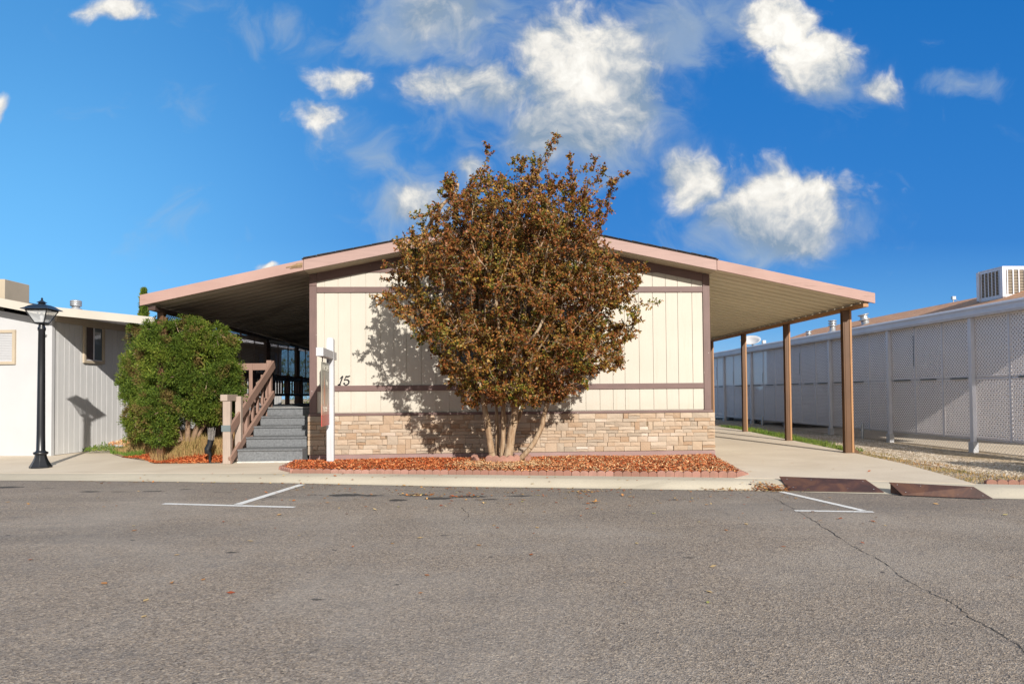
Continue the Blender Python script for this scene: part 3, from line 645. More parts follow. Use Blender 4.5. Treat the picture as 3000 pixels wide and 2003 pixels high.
stroke(b, [(100, 57), (118, 65), (138, 62), (150, 44), (146, 22), (128, 7), (108, 5), (95, 16)], [7, 9, 13, 16, 15, 11, 8, 10], ox, oz, sc); stroke(b, [(88, 18), (96, 24), (104, 18)], [14, 17, 12], ox, oz, sc)
hp(b, 'house_number', M['black'])
# ------------------------------------------------------------------ carport on the right
def awning(name, label, xi, xo, zi, zo, y0, y1, under, fascia, cat, beamx):
    root = empty(name, (xi, y0, 0), label=label, cat=cat)
    def ap(mb, nm, mat, bevel=0): mb.v = [(v[0]-xi, v[1]-y0, v[2]) for v in mb.v]; return mb.build(nm, mat, root, bevel)
    zf = lambda x: zi+(zo-zi)*(x-xi)/(xo-xi)
    sgn = 1 if xo > xi else -1
    # ribbed pan: profile along y, straight along x
    b = MB(); prof = []; y = y0+.03; P = .305
    while y < y1: prof += [(y, 0), (y+.19, 0), (y+.215, .06), (y+.28, .06)]; y += P
    xo2 = xo-sgn*.07; vs = []
    for (yy, h) in prof:
        for xx in (xi, xo2): vs.append((xx, yy, zf(xx)+h+.012))
    b.add(vs, [(2*i, 2*i+1, 2*i+3, 2*i+2) for i in range(len(prof)-1)])
    vs2 = [(v[0], v[1], v[2]+.012) for v in vs]; b.add(vs2, [(2*i, 2*i+1, 2*i+3, 2*i+2) for i in range(len(prof)-1)])
    ap(b, 'ribbed_roof', under)
    xa, xb = sorted((xi+sgn*.003, xo))
    # long front fascia with saw checks
    b = MB(); b.prism([(xa, zf(xa)), (xb, zf(xb)), (xb, zf(xb)+FH-.01), (xa, zf(xa)+FH-.01)], y0, y0+.04); ap(b, 'fascia_board', fascia, .004)
    # gutter and roof edge
    b = MB(); b.box((xo-.03 if sgn > 0 else xo-.02, y0+.042, zo+.03), (xo-.004 if sgn > 0 else xo+.004, y1, zo+.13)); ap(b, 'side_gutter', M['metalbrown'] if sgn > 0 else M['deckbrown'])
    return root, ap, zf
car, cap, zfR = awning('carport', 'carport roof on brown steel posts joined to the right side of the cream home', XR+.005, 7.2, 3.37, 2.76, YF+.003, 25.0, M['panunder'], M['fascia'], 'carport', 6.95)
b = MB(); b.box((7.0, 12.10, 2.70), (7.10, 24.9, 2.765)); cap(b, 'beam', M['lit_flange'], .004)
def cpost(y, w, d, z0, foot=False):
    b = MB(); x = 6.95; b.box((x-w/2, y-d/2, z0), (x+w/2, y-d/2+.02, 2.697)); b.box((x-w/2, y+d/2-.02, z0), (x+w/2, y+d/2, 2.697)); b.box((x-w/2+.012, y-d/2+.0205, z0), (x+w/2-.012, y+d/2-.0205, 2.697))
    b.box((x-w/2+.025, y-d/2-.006, z0), (x+w/2-.045, y-d/2-.0005, 2.62)); b.box((x-w/2-.015, y-d/2-.02, z0-.005), (x+w/2+.015, y+d/2+.02, z0+.012))
    p = cap(b, 'post', M['metalbrown'], .003)
    b = MB(); b.box((x+w/2-.03, y-d/2-.012, z0+.013), (x+w/2+.006, y+d/2-.022, 2.694)); b.v = [(v[0]-XR-.005, v[1]-YF-.003, v[2]) for v in b.v]; b.build('lit_flange', M['lit_flange'], p)  # lighter strip stands in for sunlight on the right side of the post
    if foot:
        b = MB(); b.prism([(x+.085, .0), (x+.18, .0), (x+.17, .045), (x+.12, .07), (x+.085, .2)], y-.05, y+.03); b.v = [(v[0]-XR-.005, v[1]-YF-.003, v[2]) for v in b.v]; b.build('downspout_foot', M['metalbrown'], p)
for y, w, z0, ft in ((12.62, .155, .004, True), (15.13, .115, .07, False), (17.65, .105, .135, False), (20.17, .105, .155, False), (22.7, .105, .155, False)): cpost(y, w, .10, z0, ft)
# ------------------------------------------------------------------ porch awning on the left
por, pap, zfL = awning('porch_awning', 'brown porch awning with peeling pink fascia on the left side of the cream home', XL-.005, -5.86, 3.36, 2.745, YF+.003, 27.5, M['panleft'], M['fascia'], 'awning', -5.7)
b = MB()   # broken splintered corner of the fascia where it meets the house
for i in range(9):
    z = 3.36+.02+random.uniform(0, .14); L = random.uniform(.08, .3); b.bar((XL-.02, YF-.004, z), (XL-.02-L, YF-.006, z-.2*L+random.uniform(-.015, .015)), .006, random.uniform(.006, .016))
pap(b, 'fascia_splinter', M['soil'])
b = MB(); b.box((-5.76, 12.15, 2.68), (-5.64, 27.4, 2.75)); pap(b, 'beam', M['deckbrown'])
PX = -5.70
for y in (12.52, 15.53, 18.55, 21.57, 24.59, 27.3):
    b = MB(); b.box((PX-.055, y-.055, -.02), (PX+.055, y+.055, 2.68)); b.box((PX+.058, y-.04, .94), (PX+.10, y+.04, 2.60)); pap(b, 'post', M['metalbrown'] if y < 13 else M['deckbrown'], .004)
# ------------------------------------------------------------------ lattice panels (diagonal slats, clipped to the panel)
def lattice_mesh(w, h, pitch, sw, th, frame=.025):
    """panel in local YZ plane starting at origin; slats run both diagonals in two layers"""
    b = MB()
    def clip(c, s):   # line y*s... z = s*(y-c) within panel
        pts = []
        for t in (0, w):
            z = s*(t-c)
            if 0 <= z <= h: pts.append((t, z))
        for z in (0, h):
            y = c+z/s
            if 0 < y < w: pts.append((y, z))
        pts = sorted(set((round(p[0], 5), round(p[1], 5)) for p in pts)); return (pts[0], pts[-1]) if len(pts) >= 2 else None
    n = int((w+h)/pitch)+2
    for k_ in range(-n, n*2):
        for s, xo in ((1, 0), (-1, th)):
            c = k_*pitch+(.5*pitch if s < 0 else 0); r = clip(c, s)
            if r and math.dist(r[0], r[1]) > .03: (y0, z0), (y1, z1) = r; b.bar((xo, y0, z0), (xo, y1, z1), sw, th*.96, (1, 0, 0))
    if frame:
        for a, c in (((-th, -.0, -.0), (th*1.6, frame, h)), ((-th, w-frame, 0), (th*1.6, w, h)), ((-th*1.2, 0, 0), (th*1.8, w, frame)), ((-th*1.2, 0, h-frame), (th*1.8, w, h))): a = (-.006, *a[1:]); c = (.008, *c[1:]); b.box(a, c)
    return b
proto = lattice_mesh(.99, .98, .072, .0235, .002, .03).build('lattice_panel', M['latticebrown'], recalc=False)
first = True
for y in (12.52, 15.53, 18.55, 21.57, 24.59):
    for j in range(3):
        o = proto if first else proto.copy()
        if not first: COL.objects.link(o)
        first = False; o.parent = por; o.location = (PX+.02-(XL-.005), y+.01+j*1.0-(YF+.003), 1.735)
b = MB(); b.box((PX-.02, 12.58, 1.70), (PX+.05, 27.3, 1.733)); pap(b, 'lattice_rail', M['deckbrown'])
# ------------------------------------------------------------------ raised porch deck with stairs and railings
deck = empty('porch_deck', (-4.4, 13.5, 0), label='raised porch with grey carpeted steps and pinkish wooden handrail left of the stone skirting', cat='porch')
def dp(mb, name, mat, bevel=0, par=None): mb.v = [(v[0]+4.4, v[1]-13.5, v[2]) for v in mb.v]; return mb.build(name, mat, par or deck, bevel)
DZ = .94
b = MB(); b.box((PX+.06, 13.93, DZ-.05), (XL-.03, 27, DZ)); dp(b, 'deck_floor', M['carpet'])
b = MB(); y = 13.6
b.box((PX+.06, 13.91, .02), (-4.27, 13.94, DZ-.052)); dp(b, 'deck_skirt', M['deckbrown'])
b = MB()
for i in range(12): b.box((PX+.07+i*.118, 13.895, .0), (PX+.07+i*.118+.108, 13.909, DZ-.055))
dp(b, 'skirt_boards', M['railpink'])
RY = [12.22, 12.66, 13.06, 13.46, 13.88]; RZ = [.235, .42, .60, .775, .94]; SX0, SX1 = -4.25, -3.13
for i in range(5):
    z0 = 0.003 if i == 0 else RZ[i-1]+.002; ye = 13.93 if i == 4 else RY[i+1]+.02
    b = MB(); w = .018; N = 10; vs = []; prof = [(RY[i]+.012, z0), (RY[i]+.006, z0+.04), (RY[i]+.004, RZ[i]-.04), (RY[i]-.018, RZ[i]-.022), (RY[i]-.018, RZ[i]-.006), (RY[i]-.004, RZ[i]+.001), (ye, RZ[i]), (ye, z0)]
    b.prism(prof, SX0, SX1-(.03 if i % 2 else 0), 'x'); o = dp(b, 'step', M['carpet'], .004)
    b = MB(); b.box((SX0, RY[i]-.021, RZ[i]-.004), (SX1-.04, RY[i]+.012, RZ[i]+.0035)); dp(b, 'nosing', M['carpetedge'] if i == 4 else M['carpet'], 0, o)
b = MB(); b.box((SX0, 12.19, .003), (SX1-.1, 12.205, .028)); dp(b, 'bottom_strip', M['carpetedge'])
# left stringer rail
NX = -4.37
b = MB(); b.box((NX-.065, 12.02, .003), (NX+.065, 12.10, 1.085)); nw = dp(b, 'newel_post', M['railpale'], .005)
b = MB(); b.box((NX-.085, 12.012, .56), (NX+.068, 12.108, .67)); dp(b, 'tape_band', M['tape'], .002, nw)
b = MB(); b.box((NX-.10, 12.0, 1.088), (NX+.02, 12.52, 1.20)); dp(b, 'cap_board', M['railpale'], .006)
b = MB(); b.box((NX-.05, 12.44, .02), (NX+.05, 12.54, 1.17)); b.v = [(v[0]+.05, v[1], v[2]) for v in b.v]; dp(b, 'newel_post', M['railpale'], .005)
b = MB(); b.box((NX-.18, 12.95, .9), (NX+.05, 13.05, 1.21)); dp(b, 'rail_board', M['railpink'], .005)
b = MB(); b.box((NX-.05, 12.96, .02), (NX+.04, 13.04, .898)); dp(b, 'newel_post', M['railpink'], .005)
UX, UY = -4.30, 14.2
b = MB(); b.box((UX-.05, UY-.05, DZ), (UX+.05, UY+.05, 1.90)); dp(b, 'newel_post', M['railpink'], .008)
b = MB(); b.bar((NX+.05, 12.06, .58), (UX+.085, UY+.02, 1.82), .045, .17); dp(b, 'handrail', M['railpink'], .008)
b = MB(); b.bar((NX+.06, 12.02, .06), (UX+.085, UY-.0, 1.22), .05, .13); dp(b, 'lower_rail', M['railpink'], .008)
for i in range(8):
    t = (i+.7)/8.2; y = 12.06+(UY-12.06)*t; zb = .06+(1.22-.06)*t; zt = .58+(1.82-.58)*t; x = NX+.01+(UX-NX)*t
    b = MB(); b.box((x-.045, y-.02, zb-.03), (x+.0, y+.05, zt+.0)); dp(b, 'baluster', M['railpink'] if i != 1 else M['railpale'], .004)
# deck front rail left of the stairs
b = MB(); b.box((-5.15, UY-.03, 1.70), (UX-.052, UY+.02, 1.84)); dp(b, 'top_rail', M['railpink'], .006)
for x in (-4.98, -4.66):
    b = MB(); b.box((x-.035, UY-.055, .94), (x+.035, UY-.033, 1.83)); dp(b, 'baluster', M['railpink'], .004)
b = MB(); b.box((-5.15, UY-.03, 1.04), (UX-.052, UY+.02, 1.14)); dp(b, 'bottom_rail', M['railpink'], .006)
# side railing under the lattice
RX = PX+.12
b = MB(); b.box((RX-.03, 13.6, 1.60), (RX+.03, 27, 1.70)); dp(b, 'side_top_rail', M['deckbrown'])
b = MB(); b.box((RX-.025, 13.6, 1.17), (RX+.025, 27, 1.24)); dp(b, 'side_bottom_rail', M['deckbrown'])
for y in np.arange(14.1, 27, 1.505):
    b = MB(); b.box((RX-.055, y-.055, DZ), (RX+.055, y+.055, 1.78)); dp(b, 'rail_post', M['deckbrown'])
    for k_ in range(1, 6):
        yy = y+k_*.25
        if yy < 27: b = MB(); b.box((RX-.018, yy-.03, 1.242), (RX+.018, yy+.03, 1.598)); dp(b, 'baluster', M['deckbrown'])
b = MB(); b.box((PX+.06, 27.02, DZ), (XL-.03, 27.07, DZ+.12)); b.box((PX+.06, 27.02, 1.6), (XL-.03, 27.07, 1.7)); dp(b, 'back_rail', M['deckbrown'])
# ------------------------------------------------------------------ for-sale sign
sign = empty('sale_sign', (-2.48, 11.5, .03), rz=radians(3), label='white post with arm and hanging for sale panel in the mulch by the steps', cat='sign')
b = MB(); b.box((-.058, -.058, 0), (.058, .058, 2.07)); b.add([(-.058, -.058, 2.07), (.058, -.058, 2.07), (.058, .058, 2.07), (-.058, .058, 2.07), (-.035, -.035, 2.10), (.035, -.035, 2.10), (.035, .035, 2.10), (-.035, .035, 2.10)], MB.BF[1:]); b.build('post', M['whitewood'], sign, .004)
b = MB(); b.box((-.055, -1.0, 1.74), (.055, -.060, 1.87)); b.box((-.055, .060, 1.74), (.055, .30, 1.87)); b.build('arm', M['whitewood'], sign, .004)
PY0, PY1 = -.85, -.16
b = MB(); b.box((-.006, PY0, .66), (.006, PY1, 1.66)); mpan, t, bs = new_mat('sale_panel_print'); oc = obj_coord(t); sp = t.node('ShaderNodeSeparateXYZ'); t.link(oc, sp.inputs[0]); Yc, Zc = sp.outputs[1], sp.outputs[2]
base = t.ramp(t.maprange(Zc, .66, 1.66, 0, 1, False), [(0, (.42, .06, .05)), (.17, (.42, .08, .06)), (.18, (.45, .20, .14)), (.30, (.45, .24, .17)), (.36, (.36, .27, .19)), (.7, (.20, .19, .15)), (1, (.17, .17, .14))])
ay = t.math('MULTIPLY', t.math('SUBTRACT', Yc, -.5), 1/.26); az_ = t.math('MULTIPLY', t.math('SUBTRACT', Zc, 1.19), 1/.26); rr = t.math('SQRT', t.math('ADD', t.math('MULTIPLY', ay, ay), t.math('MULTIPLY', az_, az_)))
ring_ = t.math('MULTIPLY', t.maprange(t.math('ABSOLUTE', t.math('SUBTRACT', rr, 1.0)), .03, .06, 1, 0), t.math('LESS_THAN', Zc, 1.25))
flame = t.maprange(t.math('ADD', t.math('MULTIPLY', t.math('ABSOLUTE', t.math('ADD', Yc, .62)), 9), t.math('MULTIPLY', t.math('ABSOLUTE', t.math('SUBTRACT', Zc, 1.15)), 2.2)), .5, 1.0, .8, 0)
c = t.mix(flame, base, (.55, .18, .06)); c = t.mix(ring_, c, (.62, .58, .48)); t.link(c, bs.inputs['Base Color']); bs.inputs['Roughness'].default_value = .35
pan = b.build('hanging_panel', mpan, sign)
RT = lambda y, z: Matrix.Translation((.0075, y, z)) @ Matrix.Rotation(pi/2, 4, 'Z') @ Matrix.Rotation(pi/2, 4, 'X')
RTn = lambda y, z: Matrix.Translation((-.0075, y, z)) @ Matrix.Rotation(-pi/2, 4, 'Z') @ Matrix.Rotation(pi/2, 4, 'X')
M['signtext'] = paint('sign_lettering', (.66, .64, .56), .5, .05, 3)
text_mesh('FOR SALE', .135, 'lettering', M['signtext'], pan, RT(-.80, 1.53)); text_mesh('by', .13, 'lettering', M['signtext'], pan, RT(-.45, 1.30)); text_mesh('713-589', .12, 'lettering', M['signtext'], pan, RT(-.77, .88))
text_mesh('FOR SALE', .135, 'lettering', M['signtext'], pan, RTn(-.20, 1.53)); text_mesh('713-589', .12, 'lettering', M['signtext'], pan, RTn(-.24, .88))
for yy in (-.76, -.26):
    b = MB(); b.tube([(0, yy+.032*cos(a), 1.70+.034*sin(a)) for a in np.linspace(-1.2, 4.4, 12)], .005, 6); b.build('hook', M['black'], sign)
# ------------------------------------------------------------------ street lamp
lamp = empty('street_lamp', (-7.35, 11.82, .003), label='black lantern street lamp with flared base on the pavement before the white house', cat='street lamp')
b = MB(); b.lathe([(.165, 0), (.165, .03), (.15, .05), (.115, .12), (.09, .19), (.085, .235)], 8, smooth=False); b.build('base', M['black'], lamp, .004)
b = MB(); b.lathe([(.10, .235), (.108, .25), (.108, .275), (.075, .29), (.066, .31), (.062, .6), (.056, 1.6), (.05, 2.42), (.06, 2.44), (.06, 2.48), (.048, 2.5), (.048, 2.53)], 20); b.build('pole', M['black'], lamp)
b = MB(); b.lathe([(.04, 2.53), (.105, 2.545), (.11, 2.56), (.10, 2.575)], 4, smooth=False)
for a in range(4):
    th = pi/2*a+pi/4; b.bar((.105*cos(th), .105*sin(th), 2.56), (.235*cos(th), .235*sin(th), 2.78), .014, .014)
b.lathe([(.245, 2.775), (.245, 2.79), (.22, 2.80)], 4, smooth=False); b.build('lantern_frame', M['black'], lamp)
b = MB(); b.lathe([(.315, 2.795), (.31, 2.806), (.25, 2.83), (.20, 2.862), (.13, 2.888), (.06, 2.90), (.05, 2.92), (.085, 2.925), (.03, 2.96), (.014, 2.975), (.018, 3.0), (.004, 3.02)], 4, smooth=False); b.build('lantern_roof', M['black'], lamp)
b = MB()
for a in range(4):
    th0, th1 = pi/2*a+pi/4, pi/2*a+3*pi/4; b.add([(.10*cos(th0), .10*sin(th0), 2.575), (.10*cos(th1), .10*sin(th1), 2.575), (.228*cos(th1), .228*sin(th1), 2.775), (.228*cos(th0), .228*sin(th0), 2.775)], [(0, 1, 2, 3)])
b.build('glass', M['lampglass'], lamp, recalc=False)
b = MB(); b.lathe([(.02, 2.57), (.02, 2.63), (.032, 2.66), (.03, 2.72), (.012, 2.75)], 10); b.build('bulb', M['blind'], lamp)
lamp.rotation_euler.z = radians(2); lamp.scale = (1, 1, .945)
# ------------------------------------------------------------------ steel ramp plates in the gutter
def plate(tl, tr, br, bl, label):
    c = Vector(((tl[0]+br[0])/2, (tl[1]+br[1])/2, 0)); root = empty('gutter_ramp_plate', c, label=label, cat='ramp plate', group='rusty gutter ramps at the driveway')
    P = [Vector(p)-c for p in (bl, br, tr, tl)]; up = Vector((0, 0, .008)); b = MB(); b.add(P+[p+up for p in P], MB.BF); pl = b.build('top_plate', M['rust'], root, .002)
    b = MB(); lo = [Vector((P[3].x, P[3].y, -.09)), Vector((P[2].x, P[2].y, -.09))]
    for a, c_, d_ in ((P[0], P[3], lo[0]), (P[1], P[2], lo[1])): e = (P[1]-P[0]).normalized()*.008; s_ = 1 if a == P[0] else -1; b.add([a+e*s_*2, c_+e*s_*2-up*.3, d_+e*s_*2, a+e*s_*3, c_+e*s_*3-up*.3, d_+e*s_*3], [(0, 1, 2), (3, 5, 4), (0, 3, 4, 1), (1, 4, 5, 2), (2, 5, 3, 0)])
    b.build('side_gusset', M['rust'], root)
    b = MB()
    for u in (.07, .35, .66, .93):
        for v in (.2, .8):
            q = P[0]*(1-u)*(1-v)+P[1]*u*(1-v)+P[2]*u*v+P[3]*(1-u)*v+Vector((0, 0, .009)); b.lathe([(.008, 0), (.007, .003), (.002, .004)], 6, q)
    b.build('rivets', M['galv'], root)
plate((3.97, 8.93, .035), (4.90, 8.50, .035), (4.97, 8.22, -.088), (3.90, 8.50, -.088), 'rusty brown steel ramp plate in the gutter, nearer the mulch bed')
plate((5.02, 8.20, .035), (5.74, 7.72, .035), (5.88, 7.60, -.088), (5.06, 8.00, -.088), 'rusty brown steel ramp plate in the gutter, nearer the gravel strip')
# ------------------------------------------------------------------ scalloped edgers
def edger_mesh(L=.61, n=5, h=.070, t=.06):
    b = MB(); w = L/n
    for i in range(n):
        x0 = i*w+.0005; pts = [(x0, -.06), (x0+w-.001, -.06)]+[(x0+w/2-.0005+(w/2-.0005)*cos(a), h-w*.24+w*.24*sin(a)) for a in np.linspace(0, pi, 8)]
        b.prism(pts, -t/2, t/2)
    return b
eproto = edger_mesh().build('scalloped_edger', M['edger'], None, .006)
used = False
def edger(x0, y0, x1, y1, label, group, z=0, mat=None, sz=1):
    global used
    L = math.hypot(x1-x0, y1-y0); n = max(1, round(L/.61/sz))
    for i in range(n):
        if not used and mat is None: o = eproto; used = True
        else: o = eproto.copy(); COL.objects.link(o)
        if mat: o.data = mat
        a = math.atan2(y1-y0, x1-x0)+random.uniform(-.02, .02); o.location = (x0+(x1-x0)*i/n, y0+(y1-y0)*i/n, z+random.uniform(-.008, .006)); o.rotation_euler = (random.uniform(-.05, .05), random.uniform(-.012, .012), a)
        o.scale = (L/n/.61*.995, 1, sz); tag(o, label, 'garden edging', group)
edger(-2.85, 10.58, 3.70, 9.42, 'pink scalloped concrete edger in the long row between the front mulch and the kerb', 'scalloped edgers along the kerb', -.012)
edger(3.74, 9.46, 4.12, 11.8, 'scalloped concrete edger in the side row between the mulch bed and the driveway', 'scalloped edgers beside the driveway', -.035)
edger(-3.20, 11.85, -3.14, 10.98, 'scalloped concrete edger at the mulch bed end beside the grey steps', 'scalloped edgers beside the steps', -.01)
edger(-3.12, 10.95, -2.87, 10.60, 'short corner scalloped edger where the row turns towards the grey steps', None, -.01)
edger(6.32, 8.30, 7.6, 8.12, 'pink scalloped edger lying at the front end of the gravel strip', 'scalloped edgers by the gravel strip', -.02)
# ring of bigger edgers round the tree foot
def arc_edger(cx, cy, r, a0, a1, label, h=.2, n=4):
    b = MB(); root = (cx, cy)
    for i in range(n):
        for j in range(6):
            t0 = a0+(a1-a0)*(i+j/6)/n; t1 = a0+(a1-a0)*(i+(j+1)/6)/n
            h0 = h-.035+.035*sin(pi*j/6); h1 = h-.035+.035*sin(pi*(j+1)/6)
            v = []
            for t_, hh in ((t0, h0), (t1, h1)):
                for rr_ in (r-.03, r+.03): v += [(rr_*cos(t_), rr_*sin(t_), 0), (rr_*cos(t_), rr_*sin(t_), hh)]
            b.add(v, [(0, 1, 3, 2), (4, 6, 7, 5), (0, 4, 5, 1), (2, 3, 7, 6), (1, 5, 7, 3)])
    o = b.build('tree_ring_edger', M['edgerring'], None, .004); o.location = (cx, cy, .0); tag(o, label, 'garden edging', 'curved edgers round the tree foot')
arc_edger(.36, 11.35, .36, -2.35, -.75, 'brown curved edging block directly in front of the tree trunks', .185, 5)
arc_edger(.36, 11.45, .48, 2.6, 3.75, 'brown curved edging block left of the tree trunks', .15, 3)
arc_edger(.36, 11.42, .46, -.55, .5, 'brown curved edging block right of the tree trunks', .15, 3)
# ------------------------------------------------------------------ mulch bed
BED = [(-3.08, 10.95), (-2.84, 10.62), (3.68, 9.46), (4.10, 11.9), (4.2, 12.46), (-3.1, 12.46), (-3.16, 11.9)]
def bed_z(x, y):
    yf = np.interp(x, [-3.1, -2.84, 3.7, 4.2], [10.9, 10.62, 9.46, 12]); d = np.minimum(y-yf, 1.2); return .040+.030*smooth(d/.5)-.055*smooth((np.asarray(y)-11.75)/.6)+.012*np.sin(x*2.3+1)*np.sin(y*3)
b = bmesh.new(); b.faces.new([b.verts.new((x, y, 0)) for x, y in BED])
for xx in np.arange(-3, 4.2, .25): bmesh.ops.bisect_plane(b, geom=list(b.verts)+list(b.edges)+list(b.faces), plane_co=(xx, 0, 0), plane_no=(1, 0, 0))
for yy in np.arange(9.6, 12.5, .25): bmesh.ops.bisect_plane(b, geom=list(b.verts)+list(b.edges)+list(b.faces), plane_co=(0, yy, 0), plane_no=(0, 1, 0))
for v in b.verts: v.co.z = float(bed_z(v.co.x, v.co.y))-.02
me = bpy.data.meshes.new('mulch_bed'); b.to_mesh(me); b.free(); me.materials.append(M['mulchbase']); o = bpy.data.objects.new('mulch_bed', me); COL.objects.link(o); o['kind'] = 'structure'
p = scatter(BED, 34000); z = bed_z(p[:, 0], p[:, 1])+rng.uniform(-.012, .016, len(p)); P = np.column_stack([p, z])
right = rng.uniform(size=len(P)) < smooth((P[:, 0]-.2)/1.2)*.42+.09
nearring = np.hypot(P[:, 0]-.36, P[:, 1]-10.9) < .75+rng.normal(size=len(P))*.15
pale = right | nearring
def mk(sel): Q = P[sel]; return chips(Q, rng.uniform(.02, .06, len(Q)), rng.uniform(.007, .016, len(Q)), .38)
tag(quads('wood_mulch', mk(~pale), M['mulch']), 'red wood chip mulch filling the bed below the stone skirting', 'mulch', kind='stuff')
tag(quads('faded_mulch', mk(pale), M['mulchpale']), 'paler orange chips and dead leaves spread through the right half of the bed', 'mulch', kind='stuff')
# ------------------------------------------------------------------ left mound with grass, mulch and shrubs
EDGE = [(-7.75, 14.7), (-6.92, 13.62), (-6.2, 12.92), (-5.7, 12.26), (-5.0, 12.2), (-4.52, 12.2)]
MND = EDGE+[(-4.46, 13.45), (-5.6, 13.5), (-5.75, 14.0), (-5.75, 24), (-7.7, 24)]
def edge_y(x): return np.interp(x, [e[0] for e in EDGE], [e[1] for e in EDGE])
def mound_z(x, y): d = np.asarray(y)-edge_y(x); return .012+.30*smooth(d/1.3)+.02*np.sin(x*4)*np.sin(y*3.3)
b = bmesh.new(); b.faces.new([b.verts.new((x, y, 0)) for x, y in MND])
for xx in np.arange(-7.6, -4.4, .2): bmesh.ops.bisect_plane(b, geom=list(b.verts)+list(b.edges)+list(b.faces), plane_co=(xx, 0, 0), plane_no=(1, 0, 0))
for yy in np.arange(12.4, 18, .2): bmesh.ops.bisect_plane(b, geom=list(b.verts)+list(b.edges)+list(b.faces), plane_co=(0, yy, 0), plane_no=(0, 1, 0))
for v in b.verts: v.co.z = float(mound_z(v.co.x, v.co.y))
me = bpy.data.meshes.new('soil_mound'); b.to_mesh(me); b.free(); me.materials.append(M['soil']); o = bpy.data.objects.new('soil_mound', me); COL.objects.link(o); o['kind'] = 'structure'
p = scatter([(-7.0, 13.7), (-6.2, 13.0), (-5.7, 12.28), (-5.0, 12.22), (-4.5, 12.22), (-4.45, 13.3), (-4.9, 12.95), (-5.6, 13.0), (-6.3, 13.55)], 9500); P = np.column_stack([p, mound_z(p[:, 0], p[:, 1])+rng.uniform(0, .02, len(p))])
tag(quads('wood_mulch', chips(P, rng.uniform(.025, .07, len(P)), rng.uniform(.01, .022, len(P)), .45), M['mulch']), 'red wood chip mulch along the pavement left of the steps', 'mulch', kind='stuff')
def blades(name, poly, n, hmin, hmax, zf, mat, label, lean=.35, w=.006):
    p = scatter(poly, n); H = rng.uniform(hmin, hmax, n)*(.55+.9*np.clip(np.sin(p[:, 0]*7+p[:, 1]*3)*.5+.5, 0, 1)); base = np.column_stack([p, zf(p[:, 0], p[:, 1])])
    d = unit(np.column_stack([rng.normal(size=n)*lean, rng.normal(size=n)*lean, np.ones(n)])); a = rng.uniform(0, 2*pi, n); s_ = np.column_stack([np.cos(a), np.sin(a), np.zeros(n)])*w
    tip = base+d*H[:, None]; V = np.stack([base-s_, base+s_, tip+s_*.3, tip-s_*.3], 1); return tag(quads(name, V, mat), label, 'grass', kind='stuff')
blades('dry_grass', [(-7.7, 14.75), (-7.1, 14.05), (-6.4, 13.5), (-5.6, 12.85), (-4.5, 12.7), (-4.45, 13.4), (-5.7, 13.45), (-5.8, 14.4), (-7.0, 15.2)], 15000, .05, .16, mound_z, M['grass'], 'dry yellow grass on the mound below the green shrubs')
blades('tall_dry_grass', [(-6.1, 12.95), (-5.7, 12.36), (-5.2, 12.6), (-4.5, 12.6), (-4.45, 13.3), (-5.6, 13.5)], 4200, .08, .25, mound_z, M['grass'], 'taller straw coloured grass stalks beneath the wide shrub', .16, .004)
blades('green_grass', [(-7.75, 14.72), (-6.95, 13.75), (-6.5, 13.45), (-6.4, 13.65), (-7.2, 14.5), (-7.6, 15.2)], 3500, .03, .10, mound_z, M['grassgreen'], 'short green grass at the pavement corner of the mound')
sz = np.vectorize(lambda x, y: strip_z(x, y)-.005)
blades('strip_grass', [(7.09, 12.8), (7.09, 20), (7.7, 20), (7.65, 16), (7.45, 12.9)], 6500, .03, .09, sz, M['grassgreen'], 'thin green grass along the driveway edge behind the front post')
blades('strip_dry_grass', [(6.18, 8.3), (6.4, 9.0), (6.8, 10.6), (7.1, 12.7), (7.7, 13.2), (7.4, 10.6), (7.5, 9.0), (7.2, 8.3)], 2600, .012, .04, sz, M['grass'], 'low dry weeds between the driveway and the pale gravel')
blades('corner_grass', [(7.2, 8.4), (9.3, 8.5), (9.3, 9.6), (7.9, 9.6)], 2500, .03, .09, sz, M['grassgreen'], 'green grass tufts in the shade at the right corner of the gravel')
# gravel stones on the strip
p = scatter([(7.0, 9.0), (7.3, 12.6), (7.4, 18), (9.6, 18), (9.6, 9.0)], 15000); N = len(p); r = rng.uniform(.008, .024, N); zc = np.array([strip_z(x, y) for x, y in p])+.006
ang = rng.uniform(0, 2*pi, N); fl = rng.uniform(.4, .8, N); OC = np.array([(1, 0, 0), (0, 1, 0), (-1, 0, 0), (0, -1, 0), (0, 0, 1)], float)
V = np.zeros((N, 5, 3)); ca, sa = np.cos(ang), np.sin(ang); el = rng.uniform(.6, 1, N)
for i, (a, c_, d_) in enumerate(OC): V[:, i, 0] = p[:, 0]+(a*ca-c_*sa*el)*r; V[:, i, 1] = p[:, 1]+(a*sa+c_*ca*el)*r; V[:, i, 2] = zc+d_*r*fl
idx = np.array([(0, 1, 4), (1, 2, 4), (2, 3, 4), (3, 0, 4)]); me = bpy.data.meshes.new('loose_gravel'); me.vertices.add(N*5); me.vertices.foreach_set('co', V.reshape(-1).astype(np.float32))
F_ = (idx[None]+(np.arange(N)*5)[:, None, None]).reshape(-1).astype(np.int32); me.loops.add(len(F_)); me.loops.foreach_set('vertex_index', F_); nf_ = len(F_)//3; me.polygons.add(nf_); me.polygons.foreach_set('loop_start', np.arange(0, nf_*3, 3, dtype=np.int32)); me.polygons.foreach_set('loop_total', np.full(nf_, 3, dtype=np.int32)); me.update(calc_edges=True); me.materials.append(M['pebble'])
o = bpy.data.objects.new('loose_gravel', me); COL.objects.link(o); tag(o, 'pale loose gravel between the driveway and the white lattice screen', 'gravel', kind='stuff')
